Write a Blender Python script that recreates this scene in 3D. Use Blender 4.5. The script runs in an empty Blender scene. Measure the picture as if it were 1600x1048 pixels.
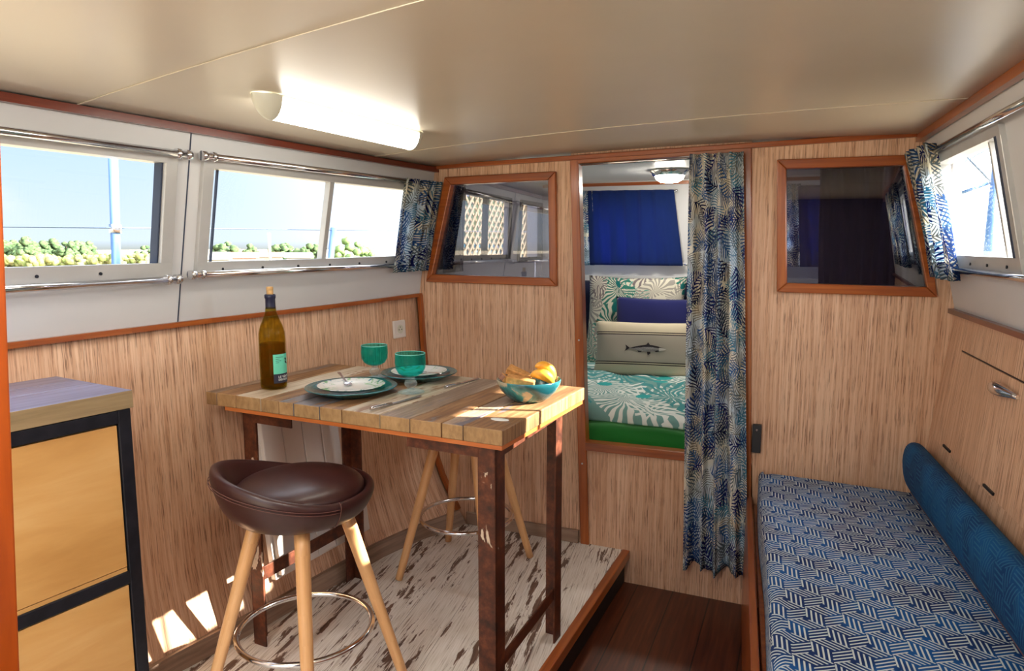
import bpy, bmesh, math, random
from mathutils import Vector, Matrix
from mathutils.geometry import tessellate_polygon
random.seed(7)
SC = bpy.context.scene
COL = SC.collection

# ------------------------------------------------------------------ camera
cam = bpy.data.cameras.new('camera')
cam.sensor_width = 36.0
cam.lens = 36.0 * 1072.0 / 1600.0
cam.clip_start = 0.02
cam.clip_end = 600
co = bpy.data.objects.new('camera', cam)
COL.objects.link(co)
co.location = (0, 0, 1.35)
co.rotation_euler = (math.radians(90 - 7.388), 0, math.radians(23.052))
SC.camera = co

# ------------------------------------------------------------------ view + world + sun
SC.view_settings.view_transform = 'Standard'
SC.view_settings.look = 'None'
SC.view_settings.gamma = 1.0
SC.view_settings.use_curve_mapping = False
SC.view_settings.exposure = 1.55
SC.cycles.transparent_max_bounces = 32
SC.cycles.max_bounces = 14
SC.cycles.diffuse_bounces = 6
SC.cycles.use_denoising = True
SC.cycles.sample_clamp_indirect = 6.0

SUN_TRAVEL = Vector((-1.0, -0.335, -0.55)).normalized()

class NT:
    """tiny node-tree helper"""
    def __init__(s, tree):
        s.t = tree; s.n = tree.nodes; s.l = tree.links
    def new(s, typ, **kw):
        n = s.n.new(typ)
        for k, v in kw.items():
            setattr(n, k, v)
        return n
    def set(s, sock, v):
        if isinstance(v, bpy.types.NodeSocket):
            s.l.new(v, sock)
        elif v is not None:
            sock.default_value = v
    def math(s, op, a, b=None, c=None, clamp=False):
        n = s.new('ShaderNodeMath', operation=op); n.use_clamp = clamp
        s.set(n.inputs[0], a); s.set(n.inputs[1], b)
        if c is not None: s.set(n.inputs[2], c)
        return n.outputs[0]
    def vmath(s, op, a, b=None, out=0):
        n = s.new('ShaderNodeVectorMath', operation=op)
        s.set(n.inputs[0], a)
        if b is not None: s.set(n.inputs[1], b)
        return n.outputs[out]
    def mix(s, f, a, b, blend='MIX'):
        n = s.new('ShaderNodeMix', data_type='RGBA', blend_type=blend)
        s.set(n.inputs[0], f)
        for sock, v in ((n.inputs[6], a), (n.inputs[7], b)):
            if isinstance(v, (tuple, list)) and len(v) == 3: v = (*v, 1)
            s.set(sock, v)
        return n.outputs[2]
    def noise(s, vec, scale=1.0, detail=3.0, rough=0.55, dist=0.0, out=0):
        n = s.new('ShaderNodeTexNoise')
        s.set(n.inputs['Vector'], vec); n.inputs['Scale'].default_value = scale
        n.inputs['Detail'].default_value = detail; n.inputs['Roughness'].default_value = rough
        n.inputs['Distortion'].default_value = dist
        return n.outputs[out]
    def mapping(s, vec, scale=(1, 1, 1), loc=(0, 0, 0), rot=(0, 0, 0)):
        n = s.new('ShaderNodeMapping')
        s.set(n.inputs[0], vec); n.inputs['Scale'].default_value = scale
        n.inputs['Location'].default_value = loc; n.inputs['Rotation'].default_value = rot
        return n.outputs[0]
    def ramp(s, f, stops, interp='LINEAR'):
        n = s.new('ShaderNodeValToRGB'); cr = n.color_ramp; cr.interpolation = interp
        while len(cr.elements) > 1: cr.elements.remove(cr.elements[-1])
        cr.elements[0].position = stops[0][0]; cr.elements[0].color = (*stops[0][1], 1)
        for p, c in stops[1:]:
            e = cr.elements.new(p); e.color = (*c, 1)
        s.set(n.inputs[0], f)
        return n.outputs[0]
    def maprange(s, v, a, b, c=0.0, d=1.0, smooth=True):
        n = s.new('ShaderNodeMapRange'); n.interpolation_type = 'SMOOTHSTEP' if smooth else 'LINEAR'
        s.set(n.inputs[0], v)
        for i, x in enumerate((a, b, c, d)): n.inputs[i + 1].default_value = x
        return n.outputs[0]
    def sep(s, vec):
        n = s.new('ShaderNodeSeparateXYZ'); s.set(n.inputs[0], vec); return n.outputs
    def comb(s, x=0.0, y=0.0, z=0.0):
        n = s.new('ShaderNodeCombineXYZ')
        for i, v in enumerate((x, y, z)): s.set(n.inputs[i], v)
        return n.outputs[0]
    def uv(s):
        return s.new('ShaderNodeUVMap', uv_map='uv').outputs[0]
    def obj(s):
        return s.new('ShaderNodeTexCoord').outputs['Object']

def srgb(r, g, b):
    f = lambda c: (c / 255 / 12.92) if c / 255 <= 0.04045 else ((c / 255 + 0.055) / 1.055) ** 2.4
    return (f(r), f(g), f(b))

def build_world():
    w = bpy.data.worlds.new('sky'); SC.world = w; w.use_nodes = True
    k = NT(w.node_tree); k.n.clear()
    d = k.vmath('NORMALIZE', k.new('ShaderNodeTexCoord').outputs['Generated'])
    z = k.sep(d)[2]
    base = k.ramp(k.math('MULTIPLY_ADD', z, 0.5, 0.5), [(0.0, (0.30, 0.32, 0.25)), (0.497, (0.42, 0.44, 0.36)),
                  (0.503, (0.64, 0.75, 0.86)), (0.56, (0.50, 0.67, 0.88)), (0.72, (0.32, 0.52, 0.86)), (1.0, (0.20, 0.38, 0.78))])
    cl = k.noise(k.mapping(d, scale=(1.0, 1.0, 2.6)), 4.5, 5.0, 0.55)
    clm = k.math('MULTIPLY', k.maprange(cl, 0.52, 0.70), k.maprange(z, 0.0, 0.10))
    sky = k.mix(k.math('MULTIPLY', clm, 0.75), base, (0.80, 0.83, 0.86))
    dot = k.vmath('DOT_PRODUCT', d, tuple(-SUN_TRAVEL), out=1)
    glow = k.maprange(dot, -0.40, 0.95)
    up = k.maprange(z, -0.05, 0.02)
    strength = k.math('MULTIPLY_ADD', k.math('MULTIPLY', glow, up), 4.6, 0.47)
    white = k.mix(k.math('MULTIPLY', k.maprange(dot, -0.50, 0.15), up), sky, (0.90, 0.93, 0.98))
    bg = k.new('ShaderNodeBackground'); k.set(bg.inputs[0], white); k.set(bg.inputs[1], strength)
    out = k.new('ShaderNodeOutputWorld'); k.l.new(bg.outputs[0], out.inputs[0])
build_world()

sl = bpy.data.lights.new('sun', 'SUN'); sl.energy = 12.0; sl.angle = math.radians(0.6); sl.color = (1.0, 0.93, 0.82)
so = bpy.data.objects.new('sun', sl); COL.objects.link(so)
so.rotation_euler = SUN_TRAVEL.to_track_quat('-Z', 'Y').to_euler(); so.location = (20, 6, 11)

# ------------------------------------------------------------------ materials
MATS = {}
def new_mat(name):
    m = bpy.data.materials.new(name); m.use_nodes = True
    k = NT(m.node_tree); k.n.clear()
    out = k.new('ShaderNodeOutputMaterial')
    MATS[name] = m
    return m, k, out
def principled(k, out, color, rough=0.5, metal=0.0, spec=0.5, bump=None, bump_s=0.2, bump_d=0.002, coat=0.0, sheen=0.0):
    p = k.new('ShaderNodeBsdfPrincipled')
    if isinstance(color, tuple): color = (*color, 1)
    k.set(p.inputs['Base Color'], color); k.set(p.inputs['Roughness'], rough)
    k.set(p.inputs['Metallic'], metal); p.inputs['Specular IOR Level'].default_value = spec
    p.inputs['Coat Weight'].default_value = coat; p.inputs['Coat Roughness'].default_value = 0.15
    p.inputs['Sheen Weight'].default_value = sheen
    if bump is not None:
        b = k.new('ShaderNodeBump'); b.inputs['Strength'].default_value = bump_s; b.inputs['Distance'].default_value = bump_d
        k.set(b.inputs['Height'], bump); k.l.new(b.outputs[0], p.inputs['Normal'])
    k.l.new(p.outputs[0], out.inputs[0])
    return p
def plain(name, color, rough=0.5, metal=0.0, spec=0.5, var=0.06, scale=12.0, coat=0.0, bump=0.0, sheen=0.0):
    m, k, out = new_mat(name)
    n = k.noise(k.obj(), scale, 4.0)
    a = tuple(max(0, c * (1 - var)) for c in color); b = tuple(min(1, c * (1 + var)) for c in color)
    c = k.mix(k.maprange(n, 0.3, 0.7), a, b)
    principled(k, out, c, rough, metal, spec, n if bump else None, bump, 0.002, coat, sheen)
    return m

def m_wallwood():
    m, k, out = new_mat('wall_wood')
    uv = k.uv()
    a = k.noise(k.mapping(uv, scale=(120, 2.2, 1)), 1.0, 4.0, 0.6)
    b = k.noise(k.mapping(uv, scale=(330, 9.0, 1)), 1.0, 3.0, 0.6)
    c = k.noise(k.mapping(uv, scale=(6, 0.6, 1)), 1.0, 2.0)
    col = k.ramp(a, [(0.25, srgb(178, 132, 102)), (0.45, srgb(208, 166, 134)), (0.62, srgb(228, 194, 164)), (0.80, srgb(212, 172, 140))])
    dash = k.maprange(b, 0.385, 0.455, 1.0, 0.0)
    dash = k.math('MULTIPLY', dash, k.maprange(a, 0.70, 0.40))
    col = k.mix(k.math('MULTIPLY', dash, 0.85), col, srgb(108, 72, 52))
    col = k.mix(k.math('MULTIPLY', k.maprange(c, 0.4, 0.65), 0.35), col, srgb(196, 148, 114))
    principled(k, out, col, 0.42, 0, 0.4, b, 0.15, 0.001)
    return m
def m_grain(name, dark, mid, light, axis='U', rough=0.35, coat=0.0, sx=60, sy=3.0, coords='uv', spec=0.5):
    m, k, out = new_mat(name)
    v = k.uv() if coords == 'uv' else k.obj()
    s = (sy, sx, sx) if axis == 'U' else (sx, sy, sx)
    a = k.noise(k.mapping(v, scale=s), 1.0, 5.0, 0.6, 0.4)
    b = k.noise(k.mapping(v, scale=tuple(x * 0.12 for x in s)), 1.0, 3.0, 0.5, 1.0)
    f = k.math('ADD', k.math('MULTIPLY', a, 0.6), k.math('MULTIPLY', b, 0.4))
    col = k.ramp(f, [(0.30, dark), (0.5, mid), (0.68, light)])
    principled(k, out, col, rough, 0, spec, a, 0.12, 0.001, coat)
    return m
def m_floor():
    m, k, out = new_mat('worn_painted_planks')
    uv = k.uv(); s = k.sep(uv)
    row = k.math('FLOOR', k.math('DIVIDE', s[1], 0.165))
    wn = k.new('ShaderNodeTexWhiteNoise', noise_dimensions='1D'); k.set(wn.inputs['W'], row)
    sh = k.math('MULTIPLY', wn.outputs['Value'], 7.3)
    v2 = k.comb(k.math('ADD', s[0], sh), s[1], row)
    big = k.noise(k.mapping(v2, scale=(5.0, 30, 1)), 1.0, 7.0, 0.66, 0.5)
    reg = k.noise(k.mapping(v2, scale=(1.3, 3.0, 1)), 1.0, 2.0)
    fine = k.noise(k.mapping(v2, scale=(7, 210, 1)), 1.0, 3.0, 0.6)
    base = k.ramp(fine, [(0.3, srgb(196, 186, 172)), (0.5, srgb(222, 216, 206)), (0.7, srgb(236, 232, 226))])
    base = k.mix(k.maprange(fine, 0.40, 0.30), base, srgb(130, 112, 96))
    t = k.math('ADD', big, k.math('MULTIPLY', k.math('SUBTRACT', reg, 0.5), 0.55))
    spk = k.noise(k.mapping(v2, scale=(16, 95, 1)), 1.0, 4.0, 0.6, 0.4)
    worn = k.math('MAXIMUM', k.maprange(t, 0.553, 0.583), k.math('MULTIPLY', k.maprange(spk, 0.64, 0.68), k.maprange(reg, 0.42, 0.58)))
    brown = k.ramp(fine, [(0.3, srgb(70, 50, 40)), (0.7, srgb(128, 100, 84))])
    col = k.mix(worn, base, brown)
    fr = k.math('FRACT', k.math('DIVIDE', s[1], 0.165))
    line = k.math('LESS_THAN', fr, 0.014)
    col = k.mix(k.math('MULTIPLY', line, 0.55), col, srgb(66, 52, 44))
    principled(k, out, col, 0.45, 0, 0.4, k.math('SUBTRACT', 1.0, worn), 0.25, 0.001)
    return m
def m_darkfloor():
    m, k, out = new_mat('dark_floor_boards')
    uv = k.uv(); s = k.sep(uv)
    row = k.math('FLOOR', k.math('DIVIDE', s[0], 0.155))
    v2 = k.comb(s[0], k.math('MULTIPLY_ADD', row, 3.7, s[1]), row)
    a = k.noise(k.mapping(v2, scale=(55, 3.0, 1)), 1.0, 5.0, 0.6, 0.4)
    col = k.ramp(a, [(0.3, srgb(56, 26, 14)), (0.55, srgb(88, 42, 22)), (0.75, srgb(112, 58, 30))])
    fr = k.math('FRACT', k.math('DIVIDE', s[0], 0.155))
    col = k.mix(k.math('LESS_THAN', fr, 0.03), col, srgb(24, 12, 8))
    principled(k, out, col, 0.38, 0, 0.5, a, 0.1, 0.001)
    return m
def leaf_cells(k, uv, scale, nstripe, swirl, off=(0, 0, 0), rnd=1.0):
    v = k.mapping(uv, scale=(scale, scale, 1), loc=off)
    vo = k.new('ShaderNodeTexVoronoi', voronoi_dimensions='2D'); k.set(vo.inputs['Vector'], v)
    vo.inputs['Scale'].default_value = 1.0; vo.inputs['Randomness'].default_value = rnd
    d = k.sep(k.vmath('SUBTRACT', v, vo.outputs['Position']))
    ang = k.math('ARCTAN2', d[1], d[0]); r = vo.outputs['Distance']
    rndv = k.sep(vo.outputs['Color'])
    ph = k.math('ADD', k.math('MULTIPLY', ang, nstripe), k.math('MULTIPLY', r, swirl))
    ph = k.math('ADD', ph, k.math('MULTIPLY', rndv[0], 6.28))
    st = k.math('SINE', ph)
    return st, r, rndv, d, ang
def fern_layer(k, uv, scale, off, nleaf, wide, curl=0.0):
    """fern sprigs: one randomly turned frond per cell, made of slanted leaflets either side of a stem"""
    v = k.mapping(uv, scale=(scale, scale, 1), loc=off)
    vo = k.new('ShaderNodeTexVoronoi', voronoi_dimensions='2D'); k.set(vo.inputs['Vector'], v)
    vo.inputs['Scale'].default_value = 1.0; vo.inputs['Randomness'].default_value = 0.75
    d = k.sep(k.vmath('SUBTRACT', v, vo.outputs['Position'])); rc = k.sep(vo.outputs['Color'])
    a = k.math('MULTIPLY', rc[0], 6.283)
    ca, sa = k.math('COSINE', a), k.math('SINE', a)
    x = k.math('ADD', k.math('MULTIPLY', d[0], ca), k.math('MULTIPLY', d[1], sa))
    y = k.math('SUBTRACT', k.math('MULTIPLY', d[1], ca), k.math('MULTIPLY', d[0], sa))
    y = k.math('ADD', y, k.math('MULTIPLY', k.math('MULTIPLY', x, x), curl))
    ay = k.math('ABSOLUTE', y)
    t = k.math('MULTIPLY', k.math('ADD', x, k.math('MULTIPLY', ay, -1.1)), nleaf)
    t = k.math('ADD', t, k.math('MULTIPLY', k.math('MULTIPLY', ay, ay), 2.0))
    tri = k.math('ABSOLUTE', k.math('SUBTRACT', k.math('FRACT', t), 0.5))
    wd = k.math('MULTIPLY', k.math('SUBTRACT', 1.0, k.math('MULTIPLY', k.math('MULTIPLY', x, x), 2.2)), wide)
    taper = k.math('SUBTRACT', 0.27, k.math('MULTIPLY', k.math('DIVIDE', ay, wide), 0.14))
    leaf = k.math('LESS_THAN', tri, taper)
    leaf = k.math('MULTIPLY', leaf, k.math('LESS_THAN', ay, wd))
    stem = k.math('MULTIPLY', k.math('LESS_THAN', ay, 0.022), k.math('LESS_THAN', k.math('ABSOLUTE', x), 0.62))
    return k.math('MAXIMUM', leaf, stem), rc
def m_curtain(name, transl=0.45):
    m, k, out = new_mat(name)
    uv = k.uv()
    zone = k.maprange(k.noise(k.mapping(uv, loc=(3, 8, 0)), 5.0, 2.0), 0.42, 0.58)
    col = k.mix(zone, srgb(228, 222, 204), srgb(206, 218, 226))
    base, rb = fern_layer(k, uv, 12.5, (9.1, 4.2, 0), 6.0, 0.75, 0.5)
    col = k.mix(base, col, k.ramp(rb[1], [(0.0, srgb(112, 116, 116)), (0.4, srgb(92, 130, 156)), (0.7, srgb(140, 132, 116))], 'CONSTANT'))
    mid, rm = fern_layer(k, uv, 10.0, (2.3, 7.7, 0), 6.0, 0.52, -0.6)
    col = k.mix(k.math('MULTIPLY', mid, k.math('LESS_THAN', rm[2], 0.85)), col, k.ramp(rm[1], [(0.0, srgb(54, 92, 144)), (0.4, srgb(72, 128, 152)), (0.7, srgb(96, 110, 118))], 'CONSTANT'))
    top, rt = fern_layer(k, uv, 9.0, (5.5, 1.4, 0), 6.0, 0.46, 0.8)
    col = k.mix(k.math('MULTIPLY', top, k.math('LESS_THAN', rt[2], 0.58)), col, k.ramp(rt[1], [(0.0, srgb(28, 34, 96)), (0.5, srgb(36, 62, 116)), (0.75, srgb(20, 26, 66))], 'CONSTANT'))
    weave = k.noise(k.mapping(uv, scale=(900, 900, 1)), 1.0, 1.0)
    p = principled(k, out, col, 0.85, 0, 0.15, weave, 0.1, 0.0005)
    tr = k.new('ShaderNodeBsdfTranslucent'); k.set(tr.inputs[0], col)
    mx = k.new('ShaderNodeMixShader'); mx.inputs[0].default_value = transl
    k.l.new(p.outputs[0], mx.inputs[1]); k.l.new(tr.outputs[0], mx.inputs[2]); k.l.new(mx.outputs[0], out.inputs[0])
    return m
def m_cloth(name, color, transl=0.0, rough=0.9, var=0.12):
    m, k, out = new_mat(name)
    n = k.noise(k.mapping(k.uv(), scale=(700, 700, 1)), 1.0, 2.0)
    b = k.noise(k.uv(), 5.0, 3.0)
    a = tuple(c * (1 - var) for c in color); bb = tuple(min(1, c * (1 + var)) for c in color)
    col = k.mix(k.maprange(n, 0.3, 0.7), a, bb)
    col = k.mix(k.math('MULTIPLY', k.maprange(b, 0.35, 0.7), 0.25), col, tuple(c * 0.75 for c in color))
    p = principled(k, out, col, rough, 0, 0.2, n, 0.2, 0.0006, 0, 0.2)
    if transl:
        tr = k.new('ShaderNodeBsdfTranslucent'); k.set(tr.inputs[0], col)
        mx = k.new('ShaderNodeMixShader'); mx.inputs[0].default_value = transl
        k.l.new(p.outputs[0], mx.inputs[1]); k.l.new(tr.outputs[0], mx.inputs[2]); k.l.new(mx.outputs[0], out.inputs[0])
    return m
def m_zigzag(name, white, blue, blue2, contrast=1.0):
    m, k, out = new_mat(name)
    uv = k.uv(); s = k.sep(uv)
    A = 0.087; B = A * math.sqrt(3); PITCH = A / 8
    warp = k.vmath('MULTIPLY', k.vmath('SUBTRACT', k.noise(uv, 3.0, 1.0, 0.5, 0, 1), (0.5, 0.5, 0.5)), (0.02, 0.02, 0.0))
    p = k.vmath('ADD', k.vmath('ADD', uv, warp), (A * 20, B * 20, 0.0))
    half = (A / 2, B / 2, 0.0); per = (A, B, 1.0)
    g1 = k.vmath('SUBTRACT', k.vmath('MODULO', p, per), half)
    g2 = k.vmath('SUBTRACT', k.vmath('MODULO', k.vmath('ADD', p, half), per), half)
    l1 = k.vmath('LENGTH', g1, out=1); l2 = k.vmath('LENGTH', g2, out=1)
    pick = k.math('LESS_THAN', l1, l2)
    mv = k.new('ShaderNodeMix', data_type='VECTOR'); k.set(mv.inputs[0], pick); k.set(mv.inputs[4], g2); k.set(mv.inputs[5], g1)
    g = mv.outputs[1]; gs = k.sep(g)
    ang = k.math('ARCTAN2', gs[1], gs[0])
    sec = k.math('FLOOR', k.math('DIVIDE', k.math('ADD', ang, math.pi + math.pi / 6 + 2 * math.pi), 2 * math.pi / 3))
    th = k.math('MULTIPLY_ADD', sec, 2 * math.pi / 3, math.pi / 3)
    t = k.math('ADD', k.math('MULTIPLY', gs[0], k.math('COSINE', th)), k.math('MULTIPLY', gs[1], k.math('SINE', th)))
    fr = k.math('FRACT', k.math('ADD', k.math('DIVIDE', t, PITCH), 100.25))
    tri = k.math('ABSOLUTE', k.math('SUBTRACT', fr, 0.5))
    stripe = k.maprange(tri, 0.28, 0.35)
    lmin = k.math('MINIMUM', l1, l2)
    stripe = k.math('MULTIPLY', stripe, k.maprange(lmin, 0.006, 0.010))
    n = k.noise(k.mapping(uv, scale=(500, 500, 1)), 1.0, 2.0)
    patch = k.noise(uv, 6.0, 2.0)
    bl = k.mix(k.maprange(patch, 0.4, 0.6), blue, blue2)
    col = k.mix(k.math('MULTIPLY', stripe, contrast), bl, white)
    col = k.mix(k.math('MULTIPLY', n, 0.25), col, tuple(c * 0.6 for c in blue))
    principled(k, out, col, 0.8, 0, 0.25, k.math('ADD', stripe, n), 0.25, 0.001, 0, 0.0)
    return m
def m_palm(name, base, inks, vein, scale=5.0, cover=0.62, nst=8.0, invert=False):
    m, k, out = new_mat(name)
    uv = k.uv()
    warp = k.noise(uv, 5.0, 2.0, 0.5, 0, 1)
    uvw = k.vmath('ADD', uv, k.vmath('MULTIPLY', k.vmath('SUBTRACT', warp, (0.5, 0.5, 0.5)), (0.16, 0.16, 0.0)))
    st, r, rc, d, ang = leaf_cells(k, uvw, scale, nst, 3.5)
    st2, r2, rc2, d2, ang2 = leaf_cells(k, uvw, scale * 1.6, 13.0, 7.0, (3.3, 1.7, 0))
    leaf = k.math('MULTIPLY', k.maprange(st, -0.1, 0.25), k.math('LESS_THAN', rc[1], cover))
    leaf2 = k.math('MULTIPLY', k.maprange(st2, 0.35, 0.6), k.math('LESS_THAN', rc2[1], cover * 0.7))
    ink = k.ramp(rc[2], [(i / len(inks), c) for i, c in enumerate(inks)], 'CONSTANT')
    ink2 = k.ramp(rc2[2], [(i / len(inks), c) for i, c in enumerate(reversed(inks))], 'CONSTANT')
    col = k.mix(leaf2, base, ink2)
    col = k.mix(leaf, col, ink)
    big = k.math('MULTIPLY', k.math('LESS_THAN', r2, 0.20), k.math('GREATER_THAN', rc2[0], 0.72))
    col = k.mix(big, col, vein)
    w = k.noise(k.mapping(uv, scale=(600, 600, 1)), 1.0, 2.0)
    principled(k, out, col, 0.9, 0, 0.15, w, 0.12, 0.0006)
    return m
def m_fishpillow():
    m, k, out = new_mat('striped_linen')
    s = k.sep(k.uv()); v = s[1]
    def band(c, w): return k.math('LESS_THAN', k.math('ABSOLUTE', k.math('SUBTRACT', v, c)), w)
    lines = None
    for c in (0.215, 0.252, 0.750, 0.787):
        b = band(c, 0.0085); lines = b if lines is None else k.math('MAXIMUM', lines, b)
    grey = band(0.501, 0.25)
    n = k.noise(k.mapping(k.uv(), scale=(420, 420, 1)), 1.0, 2.0)
    col = k.mix(grey, srgb(214, 202, 176), srgb(176, 168, 156))
    col = k.mix(k.math('MULTIPLY', n, 0.25), col, srgb(150, 140, 122))
    col = k.mix(lines, col, srgb(46, 34, 44))
    principled(k, out, col, 0.9, 0, 0.15, n, 0.15, 0.0006)
    return m
def m_rust(name='rusty_steel', paint=0.60):
    m, k, out = new_mat(name)
    v = k.obj()
    a = k.noise(v, 24.0, 6.0, 0.65)
    b = k.noise(k.mapping(v, scale=(1, 1, 0.45)), 11.0, 5.0, 0.6, 0.6)
    col = k.ramp(a, [(0.3, srgb(44, 22, 14)), (0.5, srgb(82, 40, 22)), (0.7, srgb(120, 66, 40))])
    pm = k.maprange(b, paint, paint + 0.025)
    col = k.mix(pm, col, srgb(206, 188, 166))
    principled(k, out, col, k.math('MULTIPLY_ADD', a, 0.3, 0.35), 0.15, 0.5, k.math('ADD', a, pm), 0.3, 0.002)
    return m
def m_board(name, cols, patches=None):
    m, k, out = new_mat(name)
    v = k.uv()
    a = k.noise(k.mapping(v, scale=(75, 5, 1)), 1.0, 6.0, 0.6, 0.5)
    b = k.noise(k.mapping(v, scale=(12, 3, 1)), 1.0, 4.0, 0.6, 0.8)
    f = k.math('ADD', k.math('MULTIPLY', a, 0.55), k.math('MULTIPLY', b, 0.45))
    col = k.ramp(f, [(0.28, cols[0]), (0.48, cols[1]), (0.66, cols[2])])
    if patches:
        pn = k.noise(k.mapping(v, scale=(10, 2.6, 1), loc=(4, 2, 0)), 1.0, 5.0, 0.65, 0.3)
        col = k.mix(k.maprange(pn, patches[1], patches[1] + 0.05), col, patches[0])
    principled(k, out, col, 0.48, 0, 0.4, a, 0.35, 0.002)
    return m
def schlick(k):
    g = k.new('ShaderNodeNewGeometry')
    c = k.math('ABSOLUTE', k.vmath('DOT_PRODUCT', g.outputs['Normal'], g.outputs['Incoming'], out=1))
    p = k.math('POWER', k.math('SUBTRACT', 1.0, c, clamp=True), 5.0)
    return k.math('MULTIPLY_ADD', p, 0.96, 0.04)
def m_thinglass(name, tint, refl=1.0, rough=0.0, base_refl=0.04):
    m, k, out = new_mat(name)
    tr = k.new('ShaderNodeBsdfTransparent'); tr.inputs[0].default_value = (*tint, 1)
    gl = k.new('ShaderNodeBsdfGlossy'); gl.inputs['Roughness'].default_value = rough; gl.inputs['Color'].default_value = (1, 1, 1, 1)
    f = k.math('MULTIPLY', schlick(k), refl, clamp=True)
    mx = k.new('ShaderNodeMixShader'); k.set(mx.inputs[0], f)
    k.l.new(tr.outputs[0], mx.inputs[1]); k.l.new(gl.outputs[0], mx.inputs[2]); k.l.new(mx.outputs[0], out.inputs[0])
    return m
def m_colglass(name, tint, body, amount):
    """coloured table glass: tinted see-through layer with a little pigment and gloss"""
    m, k, out = new_mat(name)
    n = k.noise(k.obj(), 60.0, 3.0)
    tr = k.new('ShaderNodeBsdfTransparent'); tr.inputs[0].default_value = (*tint, 1)
    p = k.new('ShaderNodeBsdfPrincipled'); p.inputs['Base Color'].default_value = (*body, 1); p.inputs['Roughness'].default_value = 0.06
    p.inputs['Specular IOR Level'].default_value = 0.6
    f = k.math('ADD', k.math('MULTIPLY', schlick(k), 0.8), k.math('MULTIPLY', k.maprange(n, 0.3, 0.7), amount), clamp=True)
    mx = k.new('ShaderNodeMixShader'); k.set(mx.inputs[0], f)
    k.l.new(tr.outputs[0], mx.inputs[1]); k.l.new(p.outputs[0], mx.inputs[2]); k.l.new(mx.outputs[0], out.inputs[0])
    return m
def m_emit(name, color, strength):
    m, k, out = new_mat(name)
    e = k.new('ShaderNodeEmission'); e.inputs[0].default_value = (*color, 1); e.inputs[1].default_value = strength
    k.l.new(e.outputs[0], out.inputs[0]); return m
def m_glaze(name, cols, lo=0.45, hi=0.55, scale=14.0, rough=0.18):
    m, k, out = new_mat(name)
    n = k.noise(k.obj(), scale, 4.0, 0.55, 0.6)
    col = k.ramp(n, [(lo - 0.1, cols[0]), (lo, cols[1]), (hi, cols[2])])
    principled(k, out, col, rough, 0, 0.5, None, 0, 0, 0.4)
    return m
def m_platecentre():
    m, k, out = new_mat('printed_white_plate')
    v = k.obj()
    n = k.noise(v, 26.0, 4.0, 0.6, 0.8); n2 = k.noise(k.mapping(v, scale=(1, 3, 1), loc=(5, 1, 2)), 24.0, 5.0, 0.6, 1.2)
    r = k.vmath('LENGTH', k.vmath('MULTIPLY', v, (1, 1, 0)), out=1)
    edge = k.maprange(r, 0.03, 0.09)
    col = k.mix(k.math('MULTIPLY', k.maprange(n, 0.54, 0.64), edge), srgb(232, 230, 226), srgb(132, 184, 120))
    col = k.mix(k.math('MULTIPLY', k.maprange(n2, 0.58, 0.66), edge), col, srgb(80, 140, 158))
    principled(k, out, col, 0.2, 0, 0.5, None, 0, 0, 0.3)
    return m
def m_foliage(name, a, b):
    m, k, out = new_mat(name)
    n = k.noise(k.obj(), 2.2, 5.0, 0.65)
    col = k.mix(k.maprange(n, 0.35, 0.65), a, b)
    principled(k, out, col, 0.9, 0, 0.1)
    return m

W = {}
W['wood'] = m_wallwood()
W['trim'] = m_grain('varnished_trim', srgb(106, 46, 16), srgb(154, 78, 28), srgb(182, 104, 42), 'U', 0.28, 0.3, 50, 2.0)
W['trimdark'] = m_grain('mahogany_trim', srgb(72, 24, 14), srgb(104, 40, 22), srgb(128, 56, 32), 'U', 0.3, 0.3, 50, 2.0)
W['post'] = m_grain('orange_varnished_wood', srgb(150, 62, 14), srgb(190, 88, 24), srgb(208, 106, 38), 'U', 0.3, 0.3, 30, 2.0)
W['base'] = m_grain('grey_brown_oak', srgb(108, 86, 70), srgb(146, 120, 100), srgb(170, 146, 124), 'U', 0.5, 0, 60, 3.0)
W['white'] = plain('white_panel', srgb(204, 205, 206), 0.38, 0, 0.4, 0.02, 3)
W['ceil'] = plain('cream_ceiling', srgb(206, 195, 175), 0.33, 0, 0.45, 0.03, 2)
W['alu'] = plain('pale_aluminium', srgb(190, 190, 188), 0.4, 0.35, 0.5, 0.04, 10)
W['seal'] = plain('black_seal', srgb(44, 56, 78), 0.6)
W['chrome'] = plain('chrome', (0.78, 0.78, 0.80), 0.12, 1.0, 0.5, 0.03, 20)
W['steel'] = plain('cutlery_steel', (0.66, 0.66, 0.70), 0.2, 1.0, 0.5, 0.03, 20)
W['blackmetal'] = plain('black_steel', srgb(38, 40, 48), 0.4, 0.6, 0.5, 0.25, 18)
W['black'] = plain('black_plastic', srgb(24, 25, 32), 0.45)
W['riser'] = plain('black_riser', srgb(20, 17, 18), 0.6)
W['darkpaint'] = plain('dark_aft_bulkhead', srgb(78, 68, 86), 0.5)
W['floor'] = m_floor(); W['darkfloor'] = m_darkfloor()
W['curtain'] = m_curtain('fern_print_cotton', 0.58)
W['doorcurtain'] = m_curtain('fern_print_cotton_heavy', 0.12)
W['navy'] = m_cloth('navy_curtain', srgb(38, 62, 128), 0.55)
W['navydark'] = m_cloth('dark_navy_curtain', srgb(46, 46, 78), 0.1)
W['navypillow'] = m_cloth('navy_cotton', srgb(30, 34, 92))
W['darkpillow'] = m_cloth('dark_blue_cotton', srgb(20, 26, 54))
W['green'] = m_cloth('green_sheet', srgb(28, 112, 40))
W['bunk'] = m_zigzag('zigzag_weave', srgb(206, 218, 220), srgb(10, 44, 98), srgb(10, 84, 150))
W['bolster'] = m_zigzag('tonal_zigzag_weave', srgb(44, 106, 142), srgb(4, 54, 104), srgb(6, 80, 134), 0.7)
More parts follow.
